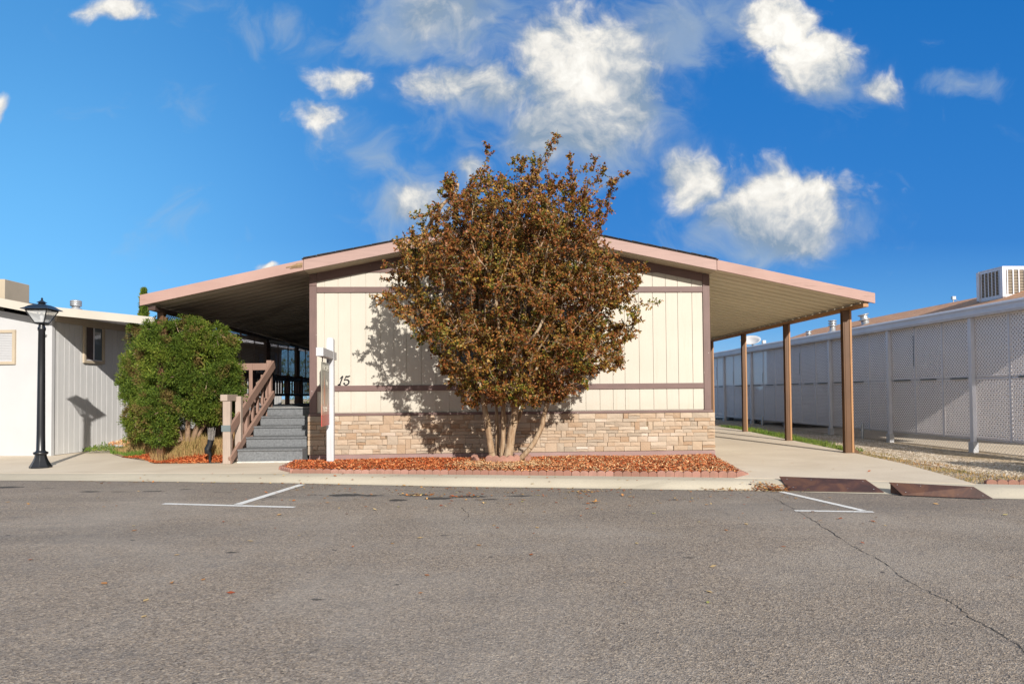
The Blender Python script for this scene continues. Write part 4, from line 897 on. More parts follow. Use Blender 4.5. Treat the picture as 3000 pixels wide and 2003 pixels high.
# ------------------------------------------------------------------ fallen leaves on kerb and street
def litter(pts, name, label):
    P = np.array(pts); N = len(P); a = rng.uniform(0, 2*pi, N); L = rng.uniform(.022, .065, N); d = unit(np.column_stack([np.cos(a), np.sin(a), rng.normal(size=N)*.25]))
    V = leaf_quads(P, d, L, L*.6, np.array([0, 0, 2.])); V[:, 1:, 2] = np.maximum(V[:, 1:, 2], P[:, None, 2]+.001); return tag(quads(name, V, M['litter']), label, 'leaves', kind='stuff')
pts = []
for i in range(300):
    x = rng.normal(.4, 2.0); y = ky(x)-abs(rng.normal(0, .9))-.02
    if y > 4: pts.append((x, y, float(road_z(x))+.006))
for i in range(110): x = rng.uniform(-7, 6); y = rng.uniform(4.0, 9.4); pts.append((x, y, float(road_z(x))+.006))
for cx, cy, n_ in ((1.35, 8.75, 45), (-.75, 8.65, 25), (-.15, 8.5, 18), (1.75, 8.3, 5)):
    for i in range(n_): x = rng.normal(cx, .14); y = rng.normal(cy, .05); pts.append((x, y, float(road_z(x))+.008))
for i in range(90): x = rng.uniform(-6, 3.3); d_ = abs(rng.normal(0, .05))+.03; pts.append((x, ky(x)-d_+.02, float(road_z(x))+.007))
for i in range(50): x = rng.uniform(-5.5, 3.2); d_ = rng.uniform(.1, .5); pts.append((x, ky(x)+d_, walk_z(x, d_)+.006))
for i in range(120): x = rng.normal(5.0, 1.0); y = rng.uniform(9.2, 12); pts.append((x, y, .011)) if i < 14 else None
litter(pts, 'fallen_leaves', 'small red and tan fallen leaves strewn over the street and kerb')
pts = [(x, ky(x)+d_, walk_z(x, d_)+.008+rng.uniform(0, .04)) for x, d_ in zip(rng.normal(3.72, .12, 260), np.abs(rng.normal(.04, .10, 260)))]
pts += [(x, ky(x)+d_, walk_z(x, d_)+.008) for x, d_ in zip(rng.uniform(2.9, 3.9, 90), np.abs(rng.normal(.0, .03, 90)))]
litter(pts, 'leaf_pile', 'pile of brown dead leaves against the end of the first rusty ramp')
# big dry leaf on the street
b = MB(); vs = [(0, 0, .012)]; 
for i in range(15): a = 2*pi*i/15; r = .075 if i % 3 == 0 else .035; vs.append((r*cos(a)*1.1, r*sin(a), .012+(.03 if i % 3 == 0 else .008)*abs(sin(a*1.3+.4))))
b.add(vs, [(0, i+1, (i+1) % 15+1) for i in range(15)]); lo_ = b.build('maple_leaf', M['litter']); lo_.location = (1.32, 7.86, float(road_z(1.32))+.004); tag(lo_, 'large curled orange leaf lying alone on the street before the tree', 'leaf')
# ------------------------------------------------------------------ trees and shrubs
def grow(seeds, attract, step=.11, infl=.75, kill=.14, iters=90, bias=(0, 0, .12)):
    """space colonisation: seeds = list of (pos,parent index) polylines already in nodes"""
    nodes = [Vector(s[0]) for s in seeds]; par = [s[1] for s in seeds]; A = [Vector(a) for a in attract]; alive = [True]*len(A); bias = Vector(bias)
    for it in range(iters):
        kd = kdtree.KDTree(len(nodes)); [kd.insert(n_, i) for i, n_ in enumerate(nodes)]; kd.balance(); acc = {}
        cnt = 0
        for i, a in enumerate(A):
            if not alive[i]: continue
            co, j, d = kd.find(a)
            if d < kill: alive[i] = False; continue
            cnt += 1
            if d < infl or it < 12: acc.setdefault(j, Vector((0, 0, 0))); acc[j] += (a-co).normalized()
        if not acc or not cnt: break
        for j, v in acc.items():
            d = (v.normalized()+bias+Vector((random.uniform(-.18, .18), random.uniform(-.18, .18), random.uniform(-.1, .1)))).normalized(); nodes.append(nodes[j]+d*step); par.append(j)
    return nodes, par
def branch_mesh(nodes, par, tip=.004, rmax=.05, fixed={}):
    n = len(nodes); rad2 = [0.0]*n; kids = [0]*n
    for i in range(n-1, -1, -1):
        if kids[i] == 0: rad2[i] = tip**2.3
        if par[i] >= 0: rad2[par[i]] += rad2[i]; kids[par[i]] += 1
    rad = [min(rmax, r**(1/2.3)) for r in rad2]
    for k_, v in fixed.items(): rad[k_] = v
    b = MB(); vs = []; fs = []
    for i in range(n):
        j = par[i]
        if j < 0: continue
        a, c = nodes[j], nodes[i]; d = (c-a)
        if d.length < 1e-5: continue
        d.normalize(); s_ = d.cross(Vector((.3, .9, .1))).normalized(); u = d.cross(s_); k = 8 if rad[i] > .02 else (5 if rad[i] > .009 else 3); ra = min(rad[j], rad[i]*1.35) if rad[i] < .02 else rad[j]
        base = len(vs)
        for p_, r in ((a, ra), (c, rad[i])):
            for q in range(k): th = 2*pi*q/k; vs.append(p_+(s_*cos(th)+u*sin(th))*r)
        fs += [(base+q, base+(q+1) % k, base+k+(q+1) % k, base+k+q) for q in range(k)]
    b.add(vs, fs, True); return b, rad, kids
# crape myrtle: outline of the crown (z, left x, right x)
CR = [(.85, .05, .9), (1.05, -.25, 1.35), (1.3, -.55, 1.85), (1.6, -.75, 2.15), (1.9, -1.02, 2.45), (2.25, -1.22, 2.55), (2.6, -1.5, 2.68), (3.0, -1.55, 2.65), (3.3, -1.5, 2.55), (3.6, -1.25, 2.15), (4.0, -.85, 1.95), (4.35, -.62, 1.9), (4.6, -.55, 1.8), (4.75, -.3, 1.5)]
zz = [c[0] for c in CR]; att = []
while len(att) < 4200:
    z = random.uniform(1.02, 4.75); xl = np.interp(z, zz, [c[1] for c in CR]); xr = np.interp(z, zz, [c[2] for c in CR]); cx, rx = (xl+xr)/2, (xr-xl)/2; ry = min(rx, 1.45)
    th = random.uniform(0, 2*pi); r = random.uniform(0, 1)**.42; wob = 1+.10*sin(th*5+z*4)+.07*sin(z*9+th*2)
    x = cx+rx*r*cos(th)*min(1, wob); y = 11.05+ry*r*sin(th)*wob
    if z < 3.6 and y > 12.38: continue
    if z > 3.95 and random.random() < .68: continue
    if math.sin(x*3.1+z*2.7+y*1.9)*math.sin(x*2.2-z*3.3+y*2.8) > .38: continue
    att.append((x, y, z))
shoots = [((.77, 4.2), (1.28, 5.27)), ((.9, 4.4), (1.02, 5.0)), ((.09, 4.2), (.2, 5.08)), ((-.1, 4.2), (.05, 4.9)), ((1.4, 4.1), (1.98, 4.98)), ((1.6, 4.3), (2.1, 4.85)), ((-.4, 4.1), (-.64, 4.75)), ((-.5, 4.0), (-.45, 4.85)), ((.5, 4.3), (.62, 4.95)), ((1.9, 4.42), (2.45, 4.57)), ((-.8, 3.5), (-1.0, 4.0)), ((-1.3, 3.2), (-1.6, 3.35)), ((2.3, 2.6), (2.85, 2.5)), ((2.2, 3.1), (2.7, 3.28)), ((2.0, 3.8), (2.25, 4.15)), ((-1.3, 2.5), (-1.65, 2.75)), ((1.2, 4.3), (1.45, 4.9)), ((.3, 4.4), (.45, 4.95)), ((2.2, 2.2), (2.6, 2.15))]
for _i in range(34):
    x0 = random.uniform(-.5, 1.85); lean = (x0-.45)*.28+random.uniform(-.12, .12); shoots.append(((x0, 3.75+random.uniform(0, .3)), (x0+lean, 4.5+random.uniform(-.1, .38)-.16*abs(x0-.6))))
for (a, c) in shoots:
    yy = 11.0+random.uniform(-.6, .6)
    for i in range(9): t = i/8; att.append((a[0]*(1-t)+c[0]*t+random.uniform(-.03, .03), yy, a[1]*(1-t)+c[1]*t))
trunks = [([(.22, 11.25, .0), (.17, 11.23, .35), (.12, 11.2, .7), (.06, 11.2, 1.1), (-.05, 11.15, 1.5)], .054), ([(.28, 11.4, 0), (.29, 11.42, .5), (.27, 11.45, 1.0), (.2, 11.5, 1.5)], .032), ([(.34, 11.25, 0), (.38, 11.22, .4), (.38, 11.2, .8), (.40, 11.1, 1.25), (.42, 11.0, 1.6)], .04),
          ([(.43, 11.18, 0), (.50, 11.15, .4), (.56, 11.13, .8), (.60, 11.1, 1.2), (.62, 11.1, 1.65)], .068), ([(.50, 11.2, .0), (.66, 11.15, .12), (.85, 11.1, .33), (1.0, 11.08, .62), (1.08, 11.05, .95), (1.15, 11.0, 1.3)], .043), ([(.42, 11.4, 0), (.55, 11.5, .5), (.75, 11.6, 1.0), (.95, 11.7, 1.5)], .035)]
seeds = []; fixed = {}
for pts_, r in trunks:
    prev = -1; N = 14
    P_ = [Vector(p_) for p_ in pts_]; ln = [0]
    for a, c in zip(P_[:-1], P_[1:]): ln.append(ln[-1]+(c-a).length)
    for i in range(N+1):
        t = ln[-1]*i/N; k_ = max(j for j in range(len(ln)) if ln[j] <= t+1e-9); k_ = min(k_, len(P_)-2); u = (t-ln[k_])/(ln[k_+1]-ln[k_]); q = P_[k_].lerp(P_[k_+1], u)+Vector((random.uniform(-.006, .006), random.uniform(-.006, .006), 0))
        if i == 0: q.z = -.03
        seeds.append((q, prev)); prev = len(seeds)-1; fixed[prev] = r*(1.12-.35*i/N)*random.uniform(.93, 1.07)
nodes, par = grow(seeds, att)
tree = empty('crape_myrtle_tree', (.38, 11.25, .02), label='big multi-stemmed tree with rusty autumn leaves in front of the cream home', cat='tree')
b, rad, kids = branch_mesh(nodes, par, .0042, .05, fixed); off = Vector((.38, 11.25, .02)); 
b.v = [tuple(Vector(v)-off) for v in b.v]; b.build('trunk', M['bark'], tree, recalc=False)
print('tree nodes', len(nodes))
NN = np.array([tuple(n_) for n_ in nodes]); RR = np.array(rad); PA = np.array(par); thin = np.where((RR < .016) & (NN[:, 2] > 1.02))[0]
DIR = unit(NN[thin]-NN[PA[thin]])
# twigs then leaves
K = 5; tw = np.repeat(thin, K); base = NN[tw]; tdir = unit(np.repeat(DIR, K, 0)*.7+rng.normal(size=(len(tw), 3))*.8+np.array([0, 0, .15])); tl = rng.uniform(.06, .17, len(tw)); tl[NN[tw][:, 2] > 4.2] *= .75
s_ = unit(np.cross(tdir, rng.normal(size=tdir.shape)))*.0022; quads('twigs', np.stack([base-s_, base+s_, base+tdir*tl[:, None]+s_*.5, base+tdir*tl[:, None]-s_*.5], 1)-np.array(off), M['twig'], tree)
LPT = 19; li = np.repeat(np.arange(len(tw)), LPT); u = rng.uniform(.15, 1.05, len(li)); Cn = base[li]+tdir[li]*(tl[li]*u)[:, None]; D = unit(tdir[li]*.6+rng.normal(size=(len(li), 3))*.9+np.array([0, 0, -.15])); L = rng.uniform(.027, .056, len(li))
keep = ~((Cn[:, 1] > 12.44) & (Cn[:, 2] < 4.0)); dens = np.sin(Cn[:, 0]*6.1+Cn[:, 2]*4.3)*np.sin(Cn[:, 1]*5.2-Cn[:, 2]*5.7); keep &= rng.uniform(size=len(Cn)) < np.where(dens > .28, .22, 1.0); keep &= rng.uniform(size=len(Cn)) < np.where(Cn[:, 2] > 4.3, .8, 1)
Cn, D, L = Cn[keep], D[keep], L[keep]; quads('foliage', leaf_quads(Cn, D, L, L*rng.uniform(.45, .7, len(L)))-np.array(off), M['leaf'], tree); print('leaves', len(L))

def shrub(name, c, lobes, label, nclump, seed, bare=0, zmin=.34):
    """trimmed conifer: clumps of small sprays on overlapping lobes"""
    r = np.random.default_rng(seed); root = empty(name, c, label=label, cat='shrub'); c = np.array(c)
    Pn, Nn = [], []
    for (lx, ly, lz, rx, ry, rz, w) in lobes:
        n_ = int(nclump*w); d = unit(r.normal(size=(n_, 3))); e = d/(np.sum(np.abs(d)**3.6, axis=1, keepdims=True)**(1/3.6))
        wob = 1+.07*np.sin(e[:, 0]*7+e[:, 2]*9+seed)+.05*np.sin(e[:, 1]*11-e[:, 2]*6)
        P_ = np.array([lx, ly, lz])+e*np.array([rx, ry, rz])*wob[:, None]*r.uniform(.8, 1.02, n_)[:, None]; Pn.append(P_); Nn.append(d)
    Pn = np.concatenate(Pn); Nn = np.concatenate(Nn)
    ok = Pn[:, 2] > zmin; g_ = np.sin(Pn[:, 0]*6.3+1)*np.sin(Pn[:, 2]*5.1+seed)*np.sin(Pn[:, 1]*4); ok &= ~((g_ < -.30)); Pn, Nn = Pn[ok], Nn[ok]
    K_ = 60; i = np.repeat(np.arange(len(Pn)), K_); dr = unit(Nn[i]*.75+r.normal(size=(len(i), 3))*.75+np.array([0, 0, .35])); Cc = Pn[i]+dr*(r.uniform(0, .085, len(i)))[:, None]
    L_ = r.uniform(.022, .055, len(i)); inn = []
    for (lx, ly, lz, rx, ry, rz, w) in lobes: n_ = int(9000*w); d = unit(r.normal(size=(n_, 3)))*r.uniform(0, .86, n_)[:, None]**.5; q = np.array([lx, ly, lz])+d*np.array([rx, ry, rz])*.86; inn.append(q[q[:, 2] > zmin+.06])
    inn = np.concatenate(inn); Cc = np.concatenate([Cc, inn]); dr = np.concatenate([dr, unit(r.normal(size=inn.shape))]); L_ = np.concatenate([L_, r.uniform(.06, .11, len(inn))]); quads('foliage', leaf_quads(Cc, dr, L_, L_*.33)-c, M['juniper'], root)
    b = MB()
    for (lx, ly, lz, rx, ry, rz, w) in lobes: b.tube([(lx*.3+c[0]*.7-c[0], ly*.3+c[1]*.7-c[1], .1), (lx-c[0], ly-c[1], lz*.6), (lx-c[0], ly-c[1], lz+rz*.5)], [.05, .035, .012], 7)
    b.build('trunk', M['twig'], root)
    if bare:
        b = MB(); j = r.choice(len(Pn), bare)
        for k_ in j:
            if Nn[k_][1] > .1: continue
            a = Pn[k_]-c; d = unit((Nn[k_]+r.normal(size=3)*.9)[None])[0]; b.tube([a-d*.12, a+d*.02+np.array([0, 0, .01]), a+d*r.uniform(.06, .14)], [.008, .006, .003], 4, False)
        b.build('bare_twigs', M['drytwig'], root)
shrub('juniper_shrub', (-6.85, 14.1, .2), [(-6.66, 14.0, 1.72, .40, .42, .84, .45), (-6.42, 13.7, .92, .42, .40, .62, .36), (-6.62, 13.95, 1.02, .38, .40, .75, .25)], 'tall narrow clipped green shrub beside the white house wall', 2300, 3, 20)
shrub('juniper_shrub', (-5.45, 13.0, .25), [(-5.30, 12.74, 1.95, .74, .50, .58, .6), (-5.02, 12.80, 1.48, .60, .46, .62, .42), (-5.75, 12.90, 1.15, .36, .42, .62, .26), (-4.98, 13.0, 1.1, .46, .36, .42, .18), (-5.80, 12.95, 1.75, .36, .42, .58, .3), (-5.76, 12.50, .80, .26, .28, .46, .18)], 'wide rounded green shrub with bare brown patches beside the wooden handrail', 2300, 5, 130)
# small ground plants at the white house foot
shrub_small = [(-8.0, 14.95, 'low green weed patch at the foot of the white side wall', M['grassgreen'], 'weeds'), (-7.55, 15.1, 'orange leafy weed patch between the white wall and the narrow shrub', M['mulchpale'], 'weeds')]
for (x, y, lab, mt, ct) in shrub_small:
    n_ = 900; a = rng.uniform(0, 2*pi, n_); r = rng.uniform(0, 1, n_)**.6*.33; B_ = np.column_stack([r*np.cos(a)*1.2, r*np.sin(a), rng.uniform(0, .16, n_)*(1-r/.4)+.02]); D_ = unit(rng.normal(size=(n_, 3))+np.array([0, 0, .8])); L_ = rng.uniform(.03, .06, n_)
    o = quads('weed_clump', leaf_quads(B_, D_, L_, L_*.35), mt); o.location = (x, y, float(mound_z(max(x, -7.7), y))-.02); tag(o, lab, ct)
shrub('shade_shrub', (8.9, 9.0, 0), [(8.9, 9.0, .45, .7, .45, .42, .5)], 'unseen low shrub added past the right edge to shade the gravel corner', 900, 9, 0, .04)  # unseen shrub, added for the shadow it casts on the gravel
# dark stump with frayed top
st = empty('cut_stump', (-4.73, 12.22, .003), label='bent black stump with frayed grey top beside the pale newel post', cat='stump')
b = MB(); b.tube([(.02, 0, 0), (.0, 0, .06), (.01, 0, .16), (-.03, -.01, .20), (-.03, -.01, .25), (.005, 0, .33), (.02, 0, .41)], [.018, .022, .03, .058, .056, .05, .055], 10); b.build('stem', M['black'], st)
b = MB()
for i in range(34):
    a = random.uniform(0, 2*pi); r = .05*math.sqrt(random.random()); x, y = .02+r*cos(a), r*sin(a); b.tube([(x, y, .40), (x*1.1+.005, y*1.2, .48), (x*1.2+random.uniform(-.008, .008)+.01, y*1.3, random.uniform(.54, .63))], [.007, .007, .003], 5)
b.build('frayed_fibres', M['fray'], st)
shrub('dry_shrub', (-7.2, 32.5, 0), [(-7.2, 32.5, 1.6, 2.4, .8, 1.5, .8), (-4.4, 32.8, 1.3, 1.8, .8, 1.3, .5)], 'dry olive bush seen through the lattice far behind the porch', 1100, 13, 0, .1)
# cypress far behind
cy = empty('cypress_tree', (-14.65, 30.5, 0), label='slim dark cypress tip rising far behind the white house roof', cat='tree')
N = 9000; z = rng.uniform(.5, 5.84, N); rr = .19*np.clip((5.84-z)/2.2, 0, 1)**.6*rng.uniform(.55, 1.05, N); a = rng.uniform(0, 2*pi, N); Cn = np.column_stack([rr*np.cos(a), rr*np.sin(a), z]); D = unit(np.column_stack([np.cos(a)*.5, np.sin(a)*.5, np.ones(N)])+rng.normal(size=(N, 3))*.3); L = rng.uniform(.12, .22, N); quads('crown', leaf_quads(Cn, D, L, L*.35), M['juniper'], cy)
b = MB(); b.tube([(0, 0, -.05), (0, 0, 5.4)], [.12, .03], 8); b.build('trunk', M['twig'], cy)
# ------------------------------------------------------------------ white neighbour house on the left (turned 7.5 degrees)
TH = radians(7.5); wh = empty('white_house', (-8.66, 14.25, 0), rz=-TH, label='white mobile home with tan framed windows and low roof at the left edge', cat='mobile home')
# local axes: x to the right along its front, y back along its side wall; body occupies x<0
b = MB(); b.box((-7, 0, 0), (0, .1, 2.74)); b.prism([(-7, 2.74), (0, 2.74), (-3.5, 3.42)], 0, .1); b.build('front_wall', M['whitesiding'], wh)
b = MB(); b.box((-.06, -.018, 0), (.018, .06, 2.74)); b.build('corner_trim', M['whitesiding'], wh)
b = MB(); x = .06; i = 0
while x < 10.9: w = [.10, .06, .12, .05, .09][i % 5]; b.box((-.02, x+.004, .01), (.003 if i % 2 else .0, x+w-.001, 2.86)); x += w; i += 1
b.build('side_siding', M['greysiding'], wh); b = MB(); b.box((-.1, .1, 0), (-.021, 11, 2.86)); b.build('side_wall', M['greysiding'], wh)
b = MB(); b.box((.009, .06, 2.72), (.05, 11, 2.86)); b.build('wall_ledger', M['wintrim'], wh)
b = MB(); b.box((-7, 11, 0), (0, 11.1, 2.8)); b.box((-7.1, 0, 0), (-7, 11.1, 2.8)); b.build('back_wall', M['greysiding'], wh)
def wz(x): return 2.86+.19*min(-x, 7+x) if x < 0 else 2.86-.095*x
b = MB(); b.prism([(-7.3, 2.80), (-3.5, wz(-3.5)), (0, 2.86), (0, 2.98), (-3.5, wz(-3.5)+.12), (-7.3, 2.92)], -.33, 11.3); b.build('roof', M['shingle'], wh)
b = MB(); b.prism([(-7.3, 2.79), (-3.5, wz(-3.5)-.0), (.001, 2.83), (2.42, wz(2.42)-.06), (2.42, wz(2.42)+.09), (0, 3.0), (-3.5, wz(-3.5)+.17), (-7.3, 2.96)], -.37, -.335); b.build('fascia', M['whitefascia'], wh)
b = MB(); b.prism([(.002, 2.865), (1.06, wz(1.06)), (1.06, wz(1.06)+.06), (.002, 2.93)], -.33, 11); b.build('side_eave', M['whitealu'], wh)  # awning roof cut back to this depth to shape the shadow on the side wall
b = MB()
for yy in (.0, 1.2, 2.4, 3.6, 4.8, 6.0): b.bar((1.07, yy, wz(1.07)+.02), (2.38, yy, wz(2.38)+.02), .04, .09)
b.bar((2.38, -.33, wz(2.38)+.01), (2.38, 6.1, wz(2.38)+.01), .05, .10); b.build('added_rafters', M['whitealu'], wh)  # made-up open frame in place of awning roof, lets sun reach the side wall
def wwindow(parent, a, b_, z0, z1, face, mats):
    """face 's': side wall plane x=0.008, from y=a..b_; face 'f': front wall plane y=0, x=a..b_"""
    t = .06; o = .04
    def bx(mb, a0, a1, q0, q1, d0, d1):
        if face == 's': mb.box((.008+d0, a0, q0), (.008+d1, a1, q1))
        else: mb.box((a0, -d1, q0), (a1, -d0, q1))
    m_ = MB(); bx(m_, a-t, a, z0-t, z1+t, 0, o); bx(m_, b_, b_+t, z0-t, z1+t, 0, o); bx(m_, a, b_, z1, z1+t, 0, o); bx(m_, a, b_, z0-t, z0, 0, o); fr = m_.build('window', M['wintrim'], parent)
    mid = (a+b_)/2
    m_ = MB(); bx(m_, a, mid-.012, z0, z1, .004, .008); m_.build('pane', mats[0], fr)
    m_ = MB(); bx(m_, mid+.012, b_, z0, z1, .004, .008); m_.build('pane', mats[1], fr)
    m_ = MB(); bx(m_, mid-.0115, mid+.0115, z0, z1, .002, .02); bx(m_, a, b_, z0, z0+.015, .0085, .02); m_.build('sash', M['whitealu'], fr)
wwindow(wh, .93, 1.47, 1.98, 2.70, 's', (M['brownscreen'], M['greyglass']))
wwindow(wh, 5.2, 6.2, 1.7, 2.6, 's', (M['darkglass'], M['greyglass'])); wwindow(wh, 9.2, 10.4, 1.7, 2.6, 's', (M['darkglass'], M['greyglass']))
wwindow(wh, -2.1, -.83, 1.92, 2.50, 'f', (M['blind'], M['blind']))
b = MB()
for i in range(17): b.box((-2.09, -.02, 1.93+i*.034), (-.84, -.0085, 1.95+i*.034))
b.build('blind_slats', M['blind'], wh)
b = MB(); b.box((-.19, -.03, 2.41), (-.14, -.0005, 2.50)); b.box((-.15, -.05, 2.42), (-.10, -.0005, 2.455)); b.build('wall_light', M['galv'], wh)
def vent(name, loc, h, r, label, tilt=0, caps=3, group=None):
    e = empty(name, loc, label=label, cat='roof vent', group=group); e.rotation_euler = (0, tilt, 0); m_ = MB(); m_.lathe([(r*1.25, -.06), (r*1.2, .02), (r*.75, .05), (r*.75, h)], 14); m_.build('pipe', M['galv'], e)
    m_ = MB()
    for k_ in range(caps): z_ = h*(.55+.45*k_/max(1, caps-1)); m_.lathe([(r, z_-.02), (r*1.12, z_-.01), (r*1.12, z_+.012), (r*.8, z_+.03)], 14)
    m_.build('cap', M['galv'], e); return e
vent('roof_vent', (-8.61, 14.98, 3.04), .18, .10, 'grey ribbed vent cap standing on the white house roof near the lamp')
e = empty('rooftop_cooler', (-10.4, 15.0, 3.12), rz=0, label='beige rooftop cooler box on the white house at the left edge', cat='cooler'); b = MB(); b.box((-.7, 0, -.1), (.30, .80, .59)); b.build('casing', M['wintrim'], e, .01)
b = MB()
for i in range(6): b.box((-.62, -.012, .06+i*.075), (.1, -.001, .10+i*.075))
b.build('louvres', M['galv'], e)
# ------------------------------------------------------------------ right neighbour: screen, home, cooler, vents, dish, cars
FX = 9.7; BAY = 2.72; YP = [12.95+BAY*i for i in range(-1, 8)]
scr = empty('lattice_screen', (FX, 12.95, -.1), label='long white lattice screen with posts closing off the neighbouring carport', cat='lattice screen')
def sp_(mb, name, mat, bevel=0): mb.v = [(v[0]-FX, v[1]-12.95, v[2]+.1) for v in mb.v]; return mb.build(name, mat, scr, bevel)
lp1 = lattice_mesh(BAY/3-.035, 1.155, .078, .0315, .0022, .02).build('lattice_panel', M['latticewhite'], scr, recalc=False)
firstp = True
for k_, y in enumerate(YP[:-1]):
    for j in range(3):
        for z0 in (.235, 1.425):
            o = lp1 if firstp else lp1.copy()
            if not firstp: COL.objects.link(o)
            firstp = False; o.parent = scr; o.location = (random.uniform(.0, .006), y+.02+j*BAY/3-12.95, z0+.1)
for y in YP:
    b = MB(); b.box((FX-.085, y-.045, .16), (FX-.008, y+.045, 2.588)); b.box((FX-.075, y+.046, 1.9), (FX-.03, y+.06, 2.5)); sp_(b, 'post', M['whitealu'], .003)
    b = MB(); b.box((FX-.105, y-.07, -.10), (FX+.0, y+.07, .158)); sp_(b, 'post_foot', M['whitewood'], .003)
for a, c, n_ in zip(YP[:-1], YP[1:], range(9)):
    b = MB(); b.box((FX+.012, a, 1.39), (FX+.03, c, 1.425)); b.box((FX+.012, a, .20), (FX+.03, c, .235)); sp_(b, 'rail', M['whitealu'])
    for j in (1, 2):
        b = MB(); b.box((FX-.014, a+j*BAY/3-.02, .2), (FX-.006, a+j*BAY/3+.014, 2.58)); sp_(b, 'joint_strip', M['whitealu'])
    for j in range(3):
        if random.random() < .8: q0 = a+j*BAY/3+random.uniform(.1, .25); b = MB(); b.box((FX-.02, q0, 1.392), (FX-.0075, q0+random.uniform(.45, .6), 1.418)); sp_(b, 'joint_gap', M['tape'])
    for j in (1, 2):
        if random.random() < .75: z0 = random.choice([.3, 1.5, 1.7]); L_ = random.uniform(.3, .9); b = MB(); b.box((FX-.018, a+j*BAY/3+.014, z0), (FX-.0145, a+j*BAY/3+.034, z0+L_)); sp_(b, 'joint_gap', M['tape'])
b = MB(); b.box((FX-.13, 9.6, 2.59), (FX+.05, 33, 2.76)); b.box((FX-.145, 9.6, 2.62), (FX-.1305, 33, 2.66)); b.box((FX-.145, 9.6, 2.735), (FX-.1305, 33, 2.765)); sp_(b, 'top_beam', M['whitealu'], .003)
# chain link fence standing behind the lattice
cl = empty('chain_link_fence', (FX+.16, 12.95, -.08), label='low chain link fence showing below the white lattice screen', cat='fence')
wproto = MB(); H = .62; W_ = 2.2; pit = .078
for k_ in range(int((W_+H)/pit)+1):
    for s_ in (1, -1):
        c = k_*pit-(H if s_ > 0 else 0); pts_ = []
        for zz_ in (0, H):
            pts_.append((c+zz_, zz_) if s_ > 0 else (c-zz_+0, zz_))
        (y0, z0), (y1, z1) = pts_
        def cl_(y, z, y_, z_):
            if y < 0: t = -y/(y_-y); return 0, z+(z_-z)*t
            if y > W_: t = (y-W_)/(y-y_); return W_, z+(z_-z)*t
            return y, z
        if (y0 < 0 and y1 < 0) or (y0 > W_ and y1 > W_): continue
        a_ = cl_(y0, z0, y1, z1); c_ = cl_(y1, z1, y0, z0)
        wproto.tube([(0, a_[0], a_[1]), (0, c_[0], c_[1])], .0022, 3, False)
wm = wproto.build('wire_mesh', M['galvwire'], cl, recalc=False); wm.location = (0, -2.72, .0)
for k_ in range(1, 10): o = wm.copy(); COL.objects.link(o); o.parent = cl; o.location = (0, -2.72+W_*k_, 0)
for y in (16.68, 22.73, 28.8):
    b = MB(); b.lathe([(.035, -.03), (.035, .44), (.02, .46)], 10); o = b.build('line_post', M['galv'], cl); o.location = (-.30, y-12.95, 0)
# neighbour home
nb_ = empty('neighbour_home', (13.0, 20, 0), label='neighbouring home with brown shingle roof rising behind the white lattice screen', cat='mobile home')
def np_(mb, name, mat, bevel=0): mb.v = [(v[0]-13, v[1]-20, v[2]) for v in mb.v]; return mb.build(name, mat, nb_, bevel)
b = MB(); b.box((12.7, 11.5, -.02), (12.8, 29.6, 3.1)); b.box((12.8, 11.5, -.02), (17.5, 11.6, 3.1)); b.box((12.8, 29.5, -.02), (17.5, 29.6, 3.1)); b.box((17.4, 11.6, -.02), (17.5, 29.5, 3.1)); np_(b, 'wall', M['darkwall'])
b = MB(); b.prism([(12.45, 3.06), (15, 3.9), (17.6, 3.06), (17.6, 3.10), (15, 3.96), (12.45, 3.11)], 10.9, 29.8); np_(b, 'roof', M['brownshingle'])
b = MB(); b.prism([(9.60, 2.77), (12.5, 3.02), (12.5, 3.05), (9.60, 2.80)], 9.6, 33); np_(b, 'carport_roof', M['backlight_roof'])
for (y0, y1) in ((13.5, 14.6), (18, 19.5), (24, 25)):
    b = MB(); b.box((12.68, y0, 1.2), (12.699, y1, 2.3)); np_(b, 'window', M['darkglass'])
cool = empty('rooftop_cooler', (14.0, 17.55, 3.55), label='white rooftop cooler with slatted grilles on the brown shingle roof', cat='cooler')
b = MB(); b.box((0.02, .02, 0), (1.08, .84, .86)); b.build('casing', M['brownscreen'], cool)
b = MB()
for (x0, y0, x1, y1) in ((0, 0, 1.1, .0), (0, 0, 0, .86), (1.1, 0, 1.1, .86), (0, .86, 1.1, .86)):
    for z0, z1 in ((.1, .17), (.83, .91)): b.box((min(x0, x1)-.015, min(y0, y1)-.015, z0), (max(x0, x1)+.015, max(y0, y1)+.015, z1))
b.box((-.02, -.02, .9), (1.12, .88, .925)); b.box((-.012, -.012, -.05), (1.112, .872, .10))
for (x, y) in ((0, 0), (1.1, 0), (0, .86), (1.1, .86)): b.box((x-.05, y-.05, .1), (x+.05, y+.05, .9))
for i in range(6): b.box((.10+i*.16, -.02, .17), (.13+i*.16, -.006, .83)); b.box((-.02, .10+i*.13, .17), (-.006, .125+i*.13, .83))
b.build('frame', M['whitealu'], cool)
b = MB()
for i in range(16): b.box((.04, .0, .18+i*.041), (1.05, .016, .195+i*.041)); b.box((.0, .04, .18+i*.041), (.016, .82, .195+i*.041))
b.build('louvres', M['wintrim'], cool)
vent('roof_vent', (13.5, 25.45, 3.44), .42, .14, 'tall galvanised vent with round caps, middle of the three beside the brown roof', 0, 3)
vent('roof_vent', (13.88, 23.85, 3.54), .38, .17, 'tilted galvanised vent nearest the front carport post', radians(-14), 2)
vent('roof_vent', (13.5, 27.35, 3.41), .22, .11, 'small galvanised vent, farthest along the neighbouring roof', 0, 2)
